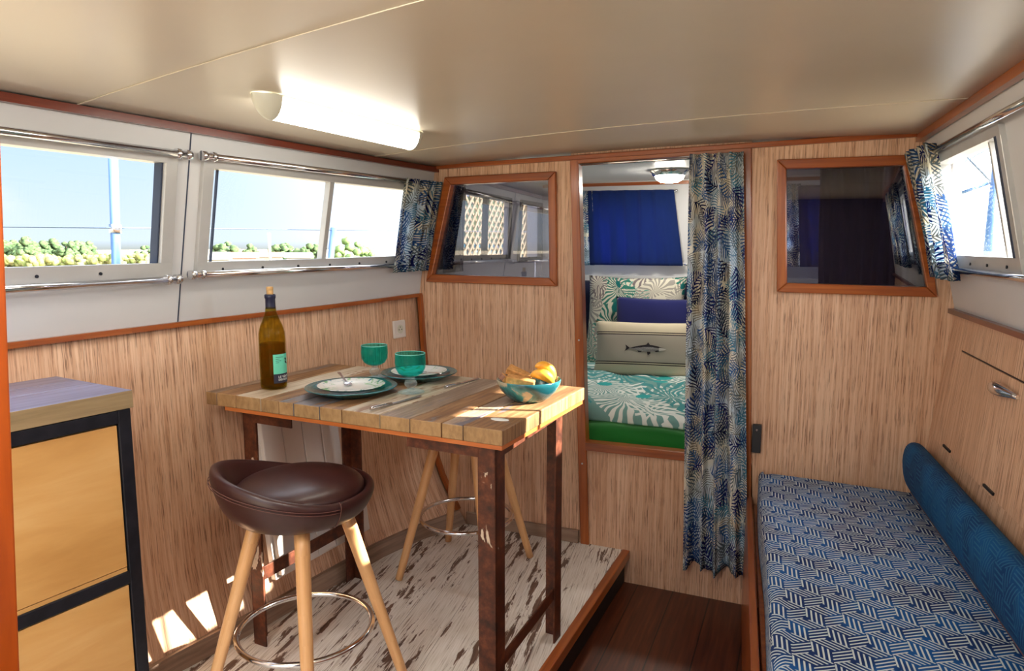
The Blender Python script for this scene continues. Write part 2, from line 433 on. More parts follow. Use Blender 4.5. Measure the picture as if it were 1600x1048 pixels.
W['duvet'] = m_palm('palm_duvet', srgb(120, 164, 160), [srgb(222, 232, 228), srgb(206, 222, 220), srgb(76, 150, 154), srgb(232, 238, 234)], srgb(60, 170, 170), 2.7, 0.85, 26.0)
W['leafpillow'] = m_palm('leaf_print_cotton', srgb(206, 202, 186), [srgb(52, 116, 104), srgb(150, 146, 140), srgb(86, 152, 138), srgb(120, 110, 112)], srgb(26, 100, 100), 6.0, 0.6, 20.0)
W['fishpillow'] = m_fishpillow()
W['fishdark'] = plain('print_dark', srgb(54, 50, 54), 0.9, 0, 0.1, 0.2, 200)
W['fishgrey'] = plain('print_grey', srgb(142, 138, 138), 0.9, 0, 0.1, 0.2, 240)
W['fishpale'] = plain('print_pale', srgb(204, 200, 194), 0.9, 0, 0.1, 0.08, 240)
W['rust'] = m_rust('rusty_steel', 0.612); W['rustplain'] = m_rust('plain_rusty_steel', 0.74)
bw = (srgb(78, 52, 34), srgb(138, 100, 66), srgb(182, 144, 102))
W['board_brown'] = m_board('board_brown', bw, (srgb(122, 112, 112), 0.62))
W['board_grey'] = m_board('board_grey', (srgb(98, 78, 64), srgb(140, 118, 100), srgb(176, 154, 134)), (srgb(110, 104, 112), 0.58))
W['board_cream'] = m_board('board_cream', (srgb(140, 116, 92), srgb(184, 166, 142), srgb(208, 196, 178)), (srgb(140, 104, 74), 0.60))
W['board_blue'] = m_board('board_blue', (srgb(66, 70, 84), srgb(112, 108, 112), srgb(138, 128, 124)), (srgb(134, 100, 72), 0.56))
W['board_end'] = m_grain('sawn_board_end', srgb(128, 98, 64), srgb(162, 128, 86), srgb(182, 148, 104), 'V', 0.55, 0, 60, 30)
W['ply'] = m_grain('orange_ply', srgb(150, 78, 34), srgb(188, 104, 48), srgb(200, 122, 64), 'U', 0.45, 0, 40, 4)
W['birch'] = m_grain('honey_plywood', srgb(166, 118, 62), srgb(194, 148, 88), srgb(210, 170, 112), 'U', 0.35, 0.15, 9, 1.6)
W['worktop'] = m_grain('sky_tinted_boards', srgb(88, 92, 118), srgb(120, 128, 166), srgb(140, 150, 190), 'V', 0.35, 0.2, 70, 3.0)  # blue cast of sky light put into the base colour
W['worktopedge'] = m_grain('worn_board_edge', srgb(112, 94, 66), srgb(140, 120, 88), srgb(156, 136, 104), 'U', 0.5, 0, 60, 4)
W['beech'] = m_grain('beech', srgb(200, 146, 92), srgb(222, 172, 118), srgb(234, 190, 140), 'V', 0.4, 0.1, 60, 3.0)
W['leather'] = plain('dark_brown_leather', srgb(58, 32, 32), 0.36, 0, 0.5, 0.08, 60, 0.1, 0.05)
W['stitch'] = plain('stitching', srgb(96, 62, 56), 0.7)
W['heater'] = plain('white_enamel', srgb(222, 216, 210), 0.35, 0, 0.5, 0.02)
W['cream'] = plain('cream_plastic', srgb(204, 204, 188), 0.35, 0, 0.5, 0.02)
W['tube'] = m_emit('lit_diffuser', (1.0, 0.95, 0.84), 4.0)
W['tube_fill'] = m_emit('fill_light_diffuser', (1.0, 0.95, 0.88), 15.0)  # glow of the added fill tubes outside the view
W['bulb'] = m_emit('lit_frosted_glass', (1.0, 0.92, 0.80), 40.0)
W['pane'] = m_thinglass('window_pane', (0.97, 0.98, 0.99), 0.7)
W['tintpane'] = m_thinglass('dark_tinted_pane', (0.52, 0.52, 0.60), 2.6)
W['bottle'] = m_colglass('olive_bottle_glass', (0.84, 0.77, 0.40), srgb(84, 70, 18), 0.10)
W['wine'] = m_colglass('wine', (0.72, 0.54, 0.24), srgb(120, 80, 24), 0.16)
W['teal'] = m_colglass('teal_glass', (0.40, 0.90, 0.87), srgb(36, 170, 160), 0.10)
W['rimhighlight'] = plain('highlight_lip', srgb(110, 200, 190), 0.12)  # paler than the bowl, paints in the highlight along the rim
W['clear'] = m_colglass('clear_glass', (0.93, 0.95, 0.95), srgb(222, 228, 228), 0.20)
W['capsule'] = plain('navy_foil', srgb(28, 32, 62), 0.4)
W['cork'] = plain('cork', srgb(204, 164, 112), 0.85, 0, 0.2, 0.18, 120)
W['label'] = plain('mint_paper', srgb(108, 208, 178), 0.7, 0, 0.2, 0.03, 40)
W['labeldark'] = plain('dark_paper', srgb(34, 36, 56), 0.7)
W['ink'] = plain('ink', srgb(22, 34, 40), 0.7); W['inkpale'] = plain('pale_ink', srgb(226, 230, 226), 0.7)
W['rim'] = m_glaze('teal_plate_glaze', (srgb(16, 62, 66), srgb(26, 92, 92), srgb(52, 120, 134)), 0.45, 0.6)
W['platec'] = m_platecentre()
W['bowl'] = m_glaze('teal_bowl_glaze', (srgb(24, 82, 90), srgb(52, 126, 130), srgb(168, 158, 132)), 0.56, 0.60, 9.0, 0.22)
W['cake'] = plain('brown_sponge', srgb(196, 142, 84), 0.9, 0, 0.2, 0.2, 90, 0, 0.4)
W['crust'] = plain('dark_crust', srgb(142, 102, 84), 0.9, 0, 0.2, 0.25, 90, 0, 0.4)
W['orange'] = plain('yellow_orange_flesh', srgb(250, 178, 62), 0.35, 0, 0.5, 0.12, 50)
W['trunk'] = plain('bark', srgb(84, 66, 52), 0.9)
W['treeA'] = m_foliage('tree_green', srgb(52, 72, 46), srgb(84, 100, 66))
W['treeB'] = m_foliage('pale_green', srgb(84, 108, 62), srgb(112, 130, 84))
W['crop'] = m_foliage('crop_yellow_green', srgb(92, 108, 52), srgb(132, 126, 84))
W['ground'] = m_foliage('pale_ground', srgb(134, 122, 100), srgb(154, 142, 118))
W['render'] = plain('cream_render', srgb(150, 146, 134), 0.8); W['rooftile'] = plain('roof_tile', srgb(178, 108, 82), 0.8)
W['houseglass'] = plain('dark_house_window', srgb(70, 82, 92), 0.2); W['yellow'] = plain('yellow_paint', srgb(226, 200, 70), 0.6)
W['mast'] = plain('blue_grey_mast', srgb(96, 128, 170), 0.35, 0.5)
W['wire'] = plain('guard_wire', srgb(88, 104, 122), 0.4, 0.6)
W['lattice'] = plain('pale_lattice_wood', srgb(150, 132, 92), 0.7)
W['fence'] = plain('turquoise_fence', srgb(40, 104, 116), 0.7)

# ------------------------------------------------------------------ mesh helpers
def tag(o, label=None, cat=None, group=None, kind=None):
    if label: o['label'] = label
    if cat: o['category'] = cat
    if group: o['group'] = group
    if kind: o['kind'] = kind
    return o
def thing(name, label, cat, loc=(0, 0, 0), rz=0.0, group=None):
    o = bpy.data.objects.new(name, None); o.empty_display_size = 0.05
    COL.objects.link(o); o.location = loc; o.rotation_euler = (0, 0, rz)
    return tag(o, label, cat, group)
class MB:
    def __init__(s): s.bm = bmesh.new(); s.uvl = s.bm.loops.layers.uv.new('uv'); s.mi = 0
    def face(s, vs, uvs=None, smooth=False, mi=None):
        try: f = s.bm.faces.new(vs)
        except ValueError: return None
        f.smooth = smooth; f.material_index = s.mi if mi is None else mi
        if uvs:
            for l, u in zip(f.loops, uvs): l[s.uvl].uv = u
        return f
    def v(s, p): return s.bm.verts.new(p)
    def boxuv(s, f):
        n = f.normal
        a = max(range(3), key=lambda i: abs(n[i]))
        for l in f.loops:
            c = l.vert.co
            l[s.uvl].uv = (c.y, c.z) if a == 0 else ((c.x, c.z) if a == 1 else (c.x, c.y))
    def hexa(s, p, mi=None, grain=None):
        """8 points: bottom ring 0-3, top ring 4-7"""
        vs = [s.v(q) for q in p]
        fs = [(3, 2, 1, 0), (4, 5, 6, 7), (0, 1, 5, 4), (1, 2, 6, 5), (2, 3, 7, 6), (3, 0, 4, 7)]
        out = []
        for ix in fs:
            f = s.face([vs[i] for i in ix], mi=mi); f.normal_update(); s.boxuv(f); out.append(f)
        return out
    def box(s, x0, x1, y0, y1, z0, z1, mi=None):
        return s.hexa([(x0, y0, z0), (x1, y0, z0), (x1, y1, z0), (x0, y1, z0), (x0, y0, z1), (x1, y0, z1), (x1, y1, z1), (x0, y1, z1)], mi)
    def bar(s, p, q, w, h, up=(0, 0, 1), mi=None):
        """rectangular bar from p to q; uv u runs along it"""
        p = Vector(p); q = Vector(q); d = (q - p); L = d.length; d.normalize()
        side = d.cross(Vector(up)).normalized(); u = side.cross(d).normalized()
        pts = []
        for e in (p, q):
            for a, b in ((-1, -1), (1, -1), (1, 1), (-1, 1)):
                pts.append(e + side * a * w / 2 + u * b * h / 2)
        vs = [s.v(x) for x in pts]
        off = random.random() * 3
        for i in range(4):
            j = (i + 1) % 4
            s.face([vs[i], vs[j], vs[4 + j], vs[4 + i]], [(0 + off, i * .3), (0 + off, i * .3 + w), (L + off, i * .3 + w), (L + off, i * .3)], mi=mi)
        s.face([vs[3], vs[2], vs[1], vs[0]], [(0, 0), (w, 0), (w, h), (0, h)], mi=mi)
        s.face([vs[4], vs[5], vs[6], vs[7]], [(0, 0), (w, 0), (w, h), (0, h)], mi=mi)
    def tube(s, pts, r, n=12, cap=True, closed=False, mi=None):
        pts = [Vector(p) for p in pts]
        rs = r if isinstance(r, (list, tuple)) else [r] * len(pts)
        rings = []; N = len(pts); L = 0.0; prev = None
        for i, p in enumerate(pts):
            if closed: t = (pts[(i + 1) % N] - pts[i - 1]).normalized()
            else: t = (pts[min(i + 1, N - 1)] - pts[max(i - 1, 0)]).normalized()
            if prev is None:
                a = Vector((0, 0, 1)) if abs(t.z) < 0.9 else Vector((1, 0, 0))
                u = t.cross(a).normalized()
            else:
                u = (prev - t * prev.dot(t)).normalized()
            w = t.cross(u); prev = u
            if i: L += (p - pts[i - 1]).length
            rings.append(([s.v(p + (u * math.cos(2 * math.pi * k / n) + w * math.sin(2 * math.pi * k / n)) * rs[i]) for k in range(n)], L, rs[i]))
        M = N if closed else N - 1
        for i in range(M):
            A, la, ra = rings[i]; B, lb, rb = rings[(i + 1) % N]
            if closed and i == N - 1: lb = la + (pts[0] - pts[-1]).length
            for k in range(n):
                j = (k + 1) % n
                c0 = 2 * math.pi * ra * k / n; c1 = 2 * math.pi * ra * (k + 1) / n
                s.face([A[k], A[j], B[j], B[k]], [(c0, la), (c1, la), (c1, lb), (c0, lb)], True, mi)
        if cap and not closed:
            s.face(list(reversed(rings[0][0])), mi=mi); s.face(rings[-1][0], mi=mi)
    def lathe(s, prof, n=32, c=(0, 0, 0), mi=None, smooth=True, close=False):
        cx, cy, cz = c; rings = []
        for r, z in prof:
            if r < 1e-5: rings.append([s.v((cx, cy, cz + z))])
            else: rings.append([s.v((cx + r * math.cos(2 * math.pi * k / n), cy + r * math.sin(2 * math.pi * k / n), cz + z)) for k in range(n)])
        m = len(rings) if close else len(rings) - 1
        for i in range(m):
            A = rings[i]; B = rings[(i + 1) % len(rings)]
            for k in range(n):
                j = (k + 1) % n
                if len(A) == 1 and len(B) == 1: continue
                if len(A) == 1: s.face([A[0], B[j], B[k]], None, smooth, mi)
                elif len(B) == 1: s.face([A[k], A[j], B[0]], None, smooth, mi)
                else: s.face([A[k], A[j], B[j], B[k]], [(k / n, i * .02), ((k + 1) / n, i * .02), ((k + 1) / n, (i + 1) * .02), (k / n, (i + 1) * .02)], smooth, mi)
    def grid(s, fn, nu, nv, uvfn=None, smooth=True, mi=None, wrap=False):
        V = [[s.v(fn(i / nu, j / nv)) for j in range(nv + 1)] for i in range(nu + (0 if wrap else 1))]
        for i in range(nu):
            for j in range(nv):
                i2 = (i + 1) % len(V)
                uvs = None
                if uvfn: uvs = [uvfn(i / nu, j / nv), uvfn((i + 1) / nu, j / nv), uvfn((i + 1) / nu, (j + 1) / nv), uvfn(i / nu, (j + 1) / nv)]
                s.face([V[i][j], V[i2][j], V[i2][j + 1], V[i][j + 1]], uvs, smooth, mi)
        return V
    def prism(s, outer, hole, to3, depth, mi=None, uvoff=(0, 0)):
        """flat polygon (with optional hole) in 2-D, to3(x, z) -> 3-D, pushed back along depth"""
        loops = [[Vector((x, z, 0)) for x, z in outer]]
        if hole: loops.append([Vector((x, z, 0)) for x, z in hole])
        flat = [p for l in loops for p in l]
        tris = tessellate_polygon(loops)
        dv = Vector(depth)
        F = [s.v(to3(p.x, p.y)) for p in flat]; B = [s.v(Vector(to3(p.x, p.y)) + dv) for p in flat]
        uv = [(p.x + uvoff[0], p.y + uvoff[1]) for p in flat]
        for t in tris:
            s.face([F[i] for i in t], [uv[i] for i in t], mi=mi); s.face([B[i] for i in reversed(t)], [uv[i] for i in reversed(t)], mi=mi)
        st = 0
        for l in loops:
            n = len(l)
            for i in range(n):
                a = st + i; b = st + (i + 1) % n
                s.face([F[a], F[b], B[b], B[a]], [uv[a], uv[b], uv[b], uv[a]], mi=mi)
            st += n
    def out(s, name, mats, parent=None, bevel=0.0, seg=2, solid=0.0, solid_off=0.0, sub=0, recalc=True, weld=0.0):
        if weld: bmesh.ops.remove_doubles(s.bm, verts=s.bm.verts, dist=weld)
        if recalc: bmesh.ops.recalc_face_normals(s.bm, faces=s.bm.faces)
        me = bpy.data.meshes.new(name); s.bm.to_mesh(me); s.bm.free()
        for m in (mats if isinstance(mats, (list, tuple)) else [mats]): me.materials.append(W[m])
        o = bpy.data.objects.new(name, me); COL.objects.link(o)
        if parent: o.parent = parent
        if solid:
            md = o.modifiers.new('thickness', 'SOLIDIFY'); md.thickness = solid; md.offset = solid_off
        if bevel:
            md = o.modifiers.new('bevel', 'BEVEL'); md.width = bevel; md.segments = seg; md.limit_method = 'ANGLE'
        if sub:
            md = o.modifiers.new('sub', 'SUBSURF'); md.levels = sub; md.render_levels = sub
        return o
def lerp(a, b, t): return a + (b - a) * t
def interp(x, xs, ys):
    if x <= xs[0]: return ys[0] + (ys[1] - ys[0]) / (xs[1] - xs[0]) * (x - xs[0]) if len(xs) > 1 else ys[0]
    for i in range(len(xs) - 1):
        if x <= xs[i + 1]: return lerp(ys[i], ys[i + 1], (x - xs[i]) / (xs[i + 1] - xs[i]))
    return ys[-1] + (ys[-1] - ys[-2]) / (xs[-1] - xs[-2]) * (x - xs[-1])
def struct(o, label=None): return tag(o, label, None, None, 'structure')

# ------------------------------------------------------------------ hull shape
YB = 2.892          # the bulkhead
AFT = -0.75
YS = [-0.75, 0.2, 1.0, 1.4, 1.74, 2.0, 2.3, 2.6, 2.892]
_k = ([-0.75, 1.0, 1.74, 2.3, 2.892], [-1.90, -1.89, -1.855, -1.805, -1.721])
_c = ([-0.75, 1.0, 1.74, 2.3, 2.892], [-1.83, -1.81, -1.745, -1.69, -1.623])
_f = ([-0.75, 1.2, 1.46, 1.74, 2.42, 2.63, 2.80, 2.892], [-1.84, -1.81, -1.79, -1.735, -1.65, -1.59, -1.51, -1.48])
LK = lambda y: Vector((interp(y, *_k), y, interp(y, [1.0, 2.3, 2.892], [1.097, 1.105, 1.118])))
LC = lambda y: Vector((interp(y, *_c), y, 1.717))
LF = lambda y: Vector((interp(y, *_f), y, 0.0))
RK = lambda y: Vector((0.504 + 0.053 * (YB - y), y, 1.12))
RC = lambda y: Vector((0.364 + 0.062 * (YB - y), y, 1.745))
RM = lambda y: Vector((0.455 + 0.083 * (YB - y) if y > 1.2 else 0.455 + 0.083 * (YB - 1.2) + .05 * (1.2 - y), y, 0.66))
RF = lambda y: Vector((RM(y).x - 0.10, y, -0.15))
def hull_g(s): return interp(s, [0.0, 0.05, 0.14, 0.21, 0.29, 0.52, 0.76, 1.0], [0.0, 0.16, 0.38, 0.54, 0.67, 0.81, 0.93, 1.0])
def LL(y, s):
    a, b = LF(y), LK(y); p = a.lerp(b, hull_g(s)); return Vector((p.x, y, b.z * s))
def LW(y, s): return LK(y).lerp(LC(y), s)
def RW(y, s): return RK(y).lerp(RC(y), s)

def ruled(mb, A, B, ys, t0, t1, nt=4):
    """strip of a ruled wall, uv in metres"""
    for a, b in zip(ys[:-1], ys[1:]):
        for j in range(nt):
            p0 = lerp(t0, t1, j / nt); p1 = lerp(t0, t1, (j + 1) / nt)
            P = [A(a).lerp(B(a), p0), A(b).lerp(B(b), p0), A(b).lerp(B(b), p1), A(a).lerp(B(a), p1)]
            h = (B(a) - A(a)).length
            mb.face([mb.v(p) for p in P], [(a, p0 * h), (b, p0 * h), (b, p1 * h), (a, p1 * h)])
def sub_ys(a, b, step=0.2):
    n = max(1, int(math.ceil((b - a) / step))); return [lerp(a, b, i / n) for i in range(n + 1)]
def wall_with_windows(name, A, B, holes, s0, s1, y0, y1, mat, outward):
    mb = MB()
    ruled(mb, A, B, sub_ys(y0, y1), 0, s0); ruled(mb, A, B, sub_ys(y0, y1), s1, 1)
    cur = y0
    for a, b in holes:
        ruled(mb, A, B, sub_ys(cur, a), s0, s1); cur = b
    ruled(mb, A, B, sub_ys(cur, y1), s0, s1)
    bmesh.ops.remove_doubles(mb.bm, verts=mb.bm.verts, dist=0.0005)
    c = Vector((-0.7, 1.2, 1.3))
    mb.bm.normal_update()
    for f in mb.bm.faces:
        if (c - f.calc_center_median()).dot(f.normal) < 0: f.normal_flip()
    return struct(mb.out(name, mat, None, solid=0.03, solid_off=-1.0, recalc=False))

S0, S1 = 0.27, 0.835
L_WIN = [(0.22, 1.56), (1.66, 2.84)]
R_WIN = [(0.55, 1.70), (2.085, 2.80)]
wall_with_windows('wall_left', LK, LC, L_WIN, S0, S1, AFT, YB, 'white', -1)
wall_with_windows('wall_right', RK, RC, R_WIN, S0, S1, AFT, YB, 'white', 1)
def plain_wall(name, A, B, ys, mat):
    mb = MB(); ruled(mb, A, B, ys, 0, 1, 4)
    bmesh.ops.remove_doubles(mb.bm, verts=mb.bm.verts, dist=0.0005)
    c = Vector((-0.7, 1.2, 0.9)); mb.bm.normal_update()
    for f in mb.bm.faces:
        if (c - f.calc_center_median()).dot(f.normal) < 0: f.normal_flip()
    return struct(mb.out(name, mat, None, solid=0.03, solid_off=-1.0, recalc=False))
mb = MB(); _ss = [-0.14, 0.0, 0.03, 0.06, 0.10, 0.14, 0.18, 0.22, 0.27, 0.33, 0.42, 0.52, 0.64, 0.76, 0.88, 1.0]
_yy = sub_ys(AFT, YB, 0.1)
def _ll(y, s): return LL(y, s) if s >= 0 else LL(y, 0) + Vector((0, 0, s * 1.1))
V = [[mb.v(_ll(y, s)) for s in _ss] for y in _yy]
for i in range(len(_yy) - 1):
    for j in range(len(_ss) - 1):
        mb.face([V[i][j], V[i + 1][j], V[i + 1][j + 1], V[i][j + 1]], [(_yy[i], _ss[j] * 1.1), (_yy[i + 1], _ss[j] * 1.1), (_yy[i + 1], _ss[j + 1] * 1.1), (_yy[i], _ss[j + 1] * 1.1)], True)
mb.bm.normal_update()
for f in mb.bm.faces:
    if f.normal.x < 0: f.normal_flip()
struct(mb.out('wall_left_lower', 'wood', None, solid=0.03, solid_off=-1.0, recalc=False))
plain_wall('wall_right_lower', RM, RK, sub_ys(AFT, YB, 0.2), 'wood')
plain_wall('wall_right_base', RF, RM, sub_ys(AFT, YB, 0.2), 'wood')

# ceiling, slightly cambered
def ceil_pt(u, y):
    l = LC(y) + Vector((-0.03, 0, 0)); r = RC(y) + Vector((0.03, 0, 0)); p = l.lerp(r, u)
    return Vector((p.x, y, p.z + 0.022 * (1 - (2 * u - 1) ** 2)))
mb = MB(); mb.grid(lambda u, v: ceil_pt(u, lerp(AFT, YB + 0.03, v)), 16, 16, None, True)
struct(mb.out('ceiling', 'ceil', None, solid=0.03, solid_off=1.0, recalc=False))
# ceiling panel joints
def joint(name, pts):
    mb = MB()
    for a, b in zip(pts[:-1], pts[1:]): mb.bar(a, b, 0.006, 0.002)
    struct(mb.out(name, 'ceil'))
def on_ceiling(x, y):
    l = LC(y).x - 0.03; r = RC(y).x + 0.03; u = (x - l) / (r - l)
    return ceil_pt(u, y) - Vector((0, 0, 0.0015))
joint('trim_1', [on_ceiling(lerp(-1.80, 0.45, i / 10), lerp(1.27, 0.84, i / 10)) for i in range(11)])
joint('trim_2', [on_ceiling(lerp(-1.66, 0.38, i / 10), lerp(2.45, 2.24, i / 10)) for i in range(11)])

# floors
mb = MB()
ang = math.radians(-8); ca, sa = math.cos(ang), math.sin(ang)
def plank_uv(p): return (-(p[0] * sa) * -1 * 0 + (p[0] * sa + p[1] * ca), p[0] * ca - p[1] * sa)
pts = [(LF(y).x + 0.012, y) for y in sub_ys(AFT, YB, 0.12)]
edge = [(-0.675 - 0.03 * (YB - y) / 0.97, y) for y in sub_ys(AFT, YB, 0.12)]
for (a, e0), (b, e1) in zip(zip(pts[:-1], edge[:-1]), zip(pts[1:], edge[1:])):
    q = [a, e0, e1, b]
    mb.face([mb.v((x, y, 0.0)) for x, y in q], [plank_uv(p) for p in q])
    mb.face([mb.v((x, y, -0.02)) for x, y in reversed(q)])
struct(mb.out('floor_platform', 'floor', recalc=False))
mb = MB()
q = [(-0.80, AFT), (0.35, AFT), (0.35, YB), (-0.80, YB)]
mb.face([mb.v((x, y, -0.15)) for x, y in q], [(x, y) for x, y in q]); mb.face([mb.v((x, y, -0.18)) for x, y in reversed(q)])
struct(mb.out('floor', 'darkfloor', recalc=False))
e0, e1 = Vector((-0.675, YB, 0)), Vector((-0.675 - 0.03 * (YB - AFT) / 0.97, AFT, 0))
mb = MB(); mb.bar(e0 + Vector((0, 0, -0.017)), e1 + Vector((0, 0, -0.017)), 0.034, 0.042); struct(mb.out('trim_3', 'trim', bevel=0.004))
mb = MB(); mb.bar(e0 + Vector((-0.012, 0, -0.092)), e1 + Vector((-0.012, 0, -0.092)), 0.012, 0.115, ); struct(mb.out('step_riser', 'riser'))

# baseboards
mb = MB()
ys = sub_ys(AFT, YB - 0.01, 0.08)
nrm = Vector((1, 0, 0))
for a, b in zip(ys[:-1], ys[1:]):
    def w(y, z):
        return LL(y, z / LK(y).z)
    A0, B0, A1, B1 = w(a, 0.001), w(b, 0.001), w(a, 0.062), w(b, 0.062)
    o = Vector((0.016, 0, 0))
    P = [A0, B0, B1, A1]; Q = [p + o for p in P]
    uv = [(a, 0), (b, 0), (b, .06), (a, .06)]
    mb.face([mb.v(p) for p in Q], uv); mb.face([mb.v(p) for p in (Q[3], Q[2], P[2], P[3])], [(a, .06), (b, .06), (b, .08), (a, .08)])
bmesh.ops.remove_doubles(mb.bm, verts=mb.bm.verts, dist=0.0003)
struct(mb.out('baseboard_left', 'base'))
mb = MB(); mb.bar((-1.47, YB - 0.010, 0.031), (-0.895, YB - 0.010, 0.031), 0.016, 0.060, ); struct(mb.out('baseboard_front', 'base', bevel=0.002))

# bulkhead : plane y = YB, coordinates (x, z)
to3 = lambda x, z: (x, YB, z)
DEP = (0, 0.03, 0)
WL = [(-1.566, 1.670), (-1.018, 1.674), (-1.008, 1.175), (-1.674, 1.182)]
WR = [(-0.121, 1.680), (0.343, 1.676), (0.445, 1.168), (-0.098, 1.173)]
def shrink(q, d):
    c = [sum(p[i] for p in q) / 4 for i in (0, 1)]
    out = []
    for x, z in q:
        out.append((x + (d if x < c[0] else -d), z + (d if z < c[1] else -d)))
    return out
mb = MB()
left_outer = [(-1.623, 1.722), (-0.955, 1.732), (-0.885, -0.15), (-1.45, -0.15)] + [(LL(YB, q).x - 0.004, 1.118 * q) for q in (0.0, 0.05, 0.14, 0.21, 0.29, 0.52, 0.76)] + [(-1.725, 1.118)]
mb.prism(left_outer, shrink(WL, 0.03), to3, DEP)
right_outer = [(-0.215, 1.745), (0.364, 1.750), (0.504, 1.12), (0.455, 0.66), (0.35, -0.15), (-0.14, -0.15)]
mb.prism(right_outer, shrink(WR, 0.03), to3, DEP)
mb.prism([(-0.905, 0.46), (-0.16, 0.46), (-0.13, -0.15), (-0.885, -0.15)], None, to3, DEP)
mb.prism([(-0.955, 1.76), (-0.955, 1.72), (-0.215, 1.73), (-0.215, 1.765)], None, to3, DEP)
struct(mb.out('wall_front', 'wood', recalc=True))
def post(name, quad, depth=0.055, mat='trim', y=YB - 0.014, parent=None, bevel=0.003):
    """moulding given by its four front corners (x, z), grain along its long side"""
    mb = MB(); (a, b, c, d) = quad
    P = [(x, y, z) for x, z in quad]; Q = [(x, y + depth, z) for x, z in quad]
    vs = [mb.v(p) for p in P + Q]
    L1 = math.dist(a, b); L2 = math.dist(b, c)
    def uvq(i):
        x, z = quad[i]; return (z, x) if abs(a[1] - d[1]) > abs(a[0] - b[0]) or L2 > L1 else (x, z)
    mb.face([vs[0], vs[1], vs[2], vs[3]], [uvq(i) for i in range(4)])
    mb.face([vs[7], vs[6], vs[5], vs[4]], [uvq(i) for i in (3, 2, 1, 0)])
    for i in range(4):
        j = (i + 1) % 4
        mb.face([vs[i], vs[4 + i], vs[4 + j], vs[j]], [uvq(i), uvq(i), uvq(j), uvq(j)])
    return mb.out(name, mat, parent, bevel=bevel)
struct(post('trim_4', [(-0.955, 1.728), (-0.917, 1.728), (-0.845, -0.0), (-0.885, 0.0)]))
struct(post('trim_5', [(-0.249, 1.735), (-0.215, 1.735), (-0.138, -0.148), (-0.172, -0.148)]))
struct(post('trim_6', [(-0.925, 1.735), (-0.24, 1.742), (-0.241, 1.715), (-0.925, 1.702)]))      # header
struct(post('trim_7', [(-0.872, 0.480), (-0.195, 0.488), (-0.194, 0.450), (-0.872, 0.442)]))     # sill
mb = MB(); mb.bar((-1.63, YB - 0.012, 1.7165), (0.368, YB - 0.012, 1.7475), 0.022, 0.020); struct(mb.out('trim_8', 'trim', bevel=0.003))
mb = MB()
for y0_, y1_ in zip(sub_ys(AFT, YB, 0.15)[:-1], sub_ys(AFT, YB, 0.15)[1:]): mb.bar(LC(y0_) + Vector((0.012, 0, -0.012)), LC(y1_) + Vector((0.012, 0, -0.012)), 0.020, 0.022)
struct(mb.out('trim_9', 'trimdark'))
mb = MB()
for y0_, y1_ in zip(sub_ys(AFT, YB, 0.3)[:-1], sub_ys(AFT, YB, 0.3)[1:]): mb.bar(RC(y0_) + Vector((-0.012, 0, -0.012)), RC(y1_) + Vector((-0.012, 0, -0.012)), 0.022, 0.026)
struct(mb.out('trim_10', 'trim'))
mb = MB()
for y0_, y1_ in zip(sub_ys(AFT, YB, 0.15)[:-1], sub_ys(AFT, YB, 0.15)[1:]): mb.bar(LK(y0_) + Vector((0.008, 0, 0)), LK(y1_) + Vector((0.008, 0, 0)), 0.020, 0.016)
struct(mb.out('trim_11', 'trim'))
mb = MB()
for y0_, y1_ in zip(sub_ys(AFT, YB, 0.3)[:-1], sub_ys(AFT, YB, 0.3)[1:]): mb.bar(RK(y0_) + Vector((-0.010, 0, 0)), RK(y1_) + Vector((-0.010, 0, 0)), 0.024, 0.016)
struct(mb.out('trim_12', 'trimdark'))
# corner moulding, left wall to bulkhead
mb = MB(); _cp = [LL(YB, q) + Vector((0.012, -0.014, 0)) for q in (1.0, 0.76, 0.52, 0.29, 0.21, 0.14, 0.06)]
for a, b in zip(_cp[:-1], _cp[1:]): mb.bar(a, b, 0.020, 0.022, up=(0, 1, 0))
struct(mb.out('trim_13', 'trim'))
# seam between the white panels
mb = MB()
mb.bar(LW(1.607, 0.0) + Vector((0.001, 0, 0)), LW(1.613, 1.0) + Vector((0.001, 0, 0)), 0.003, 0.003, up=(1, 0, 0)); struct(mb.out('trim_14', 'seal'))
for z in (0.94, 0.68, 0.38):
    xx = lerp(-0.865, -0.936, z / 1.728)
    mb = MB(); mb.tube([(xx, YB - 0.0165, z), (xx, YB - 0.013, z)], 0.004, 10); o_ = mb.out('screw', 'alu', bpy.data.objects['trim_4'])
# aft end of the cabin: bulkhead with an open companionway, unseen, put in to let daylight through
mb = MB()
aft = lambda x, z: (x, AFT, z)
mb.prism([(-1.95, 1.80), (0.75, 1.80), (0.75, -0.2), (-1.95, -0.2)], [(-1.75, 1.70), (-0.45, 1.70), (-0.45, -0.14), (-1.75, -0.14)], aft, (0, -0.03, 0))
struct(mb.out('wall_back', 'darkpaint'))

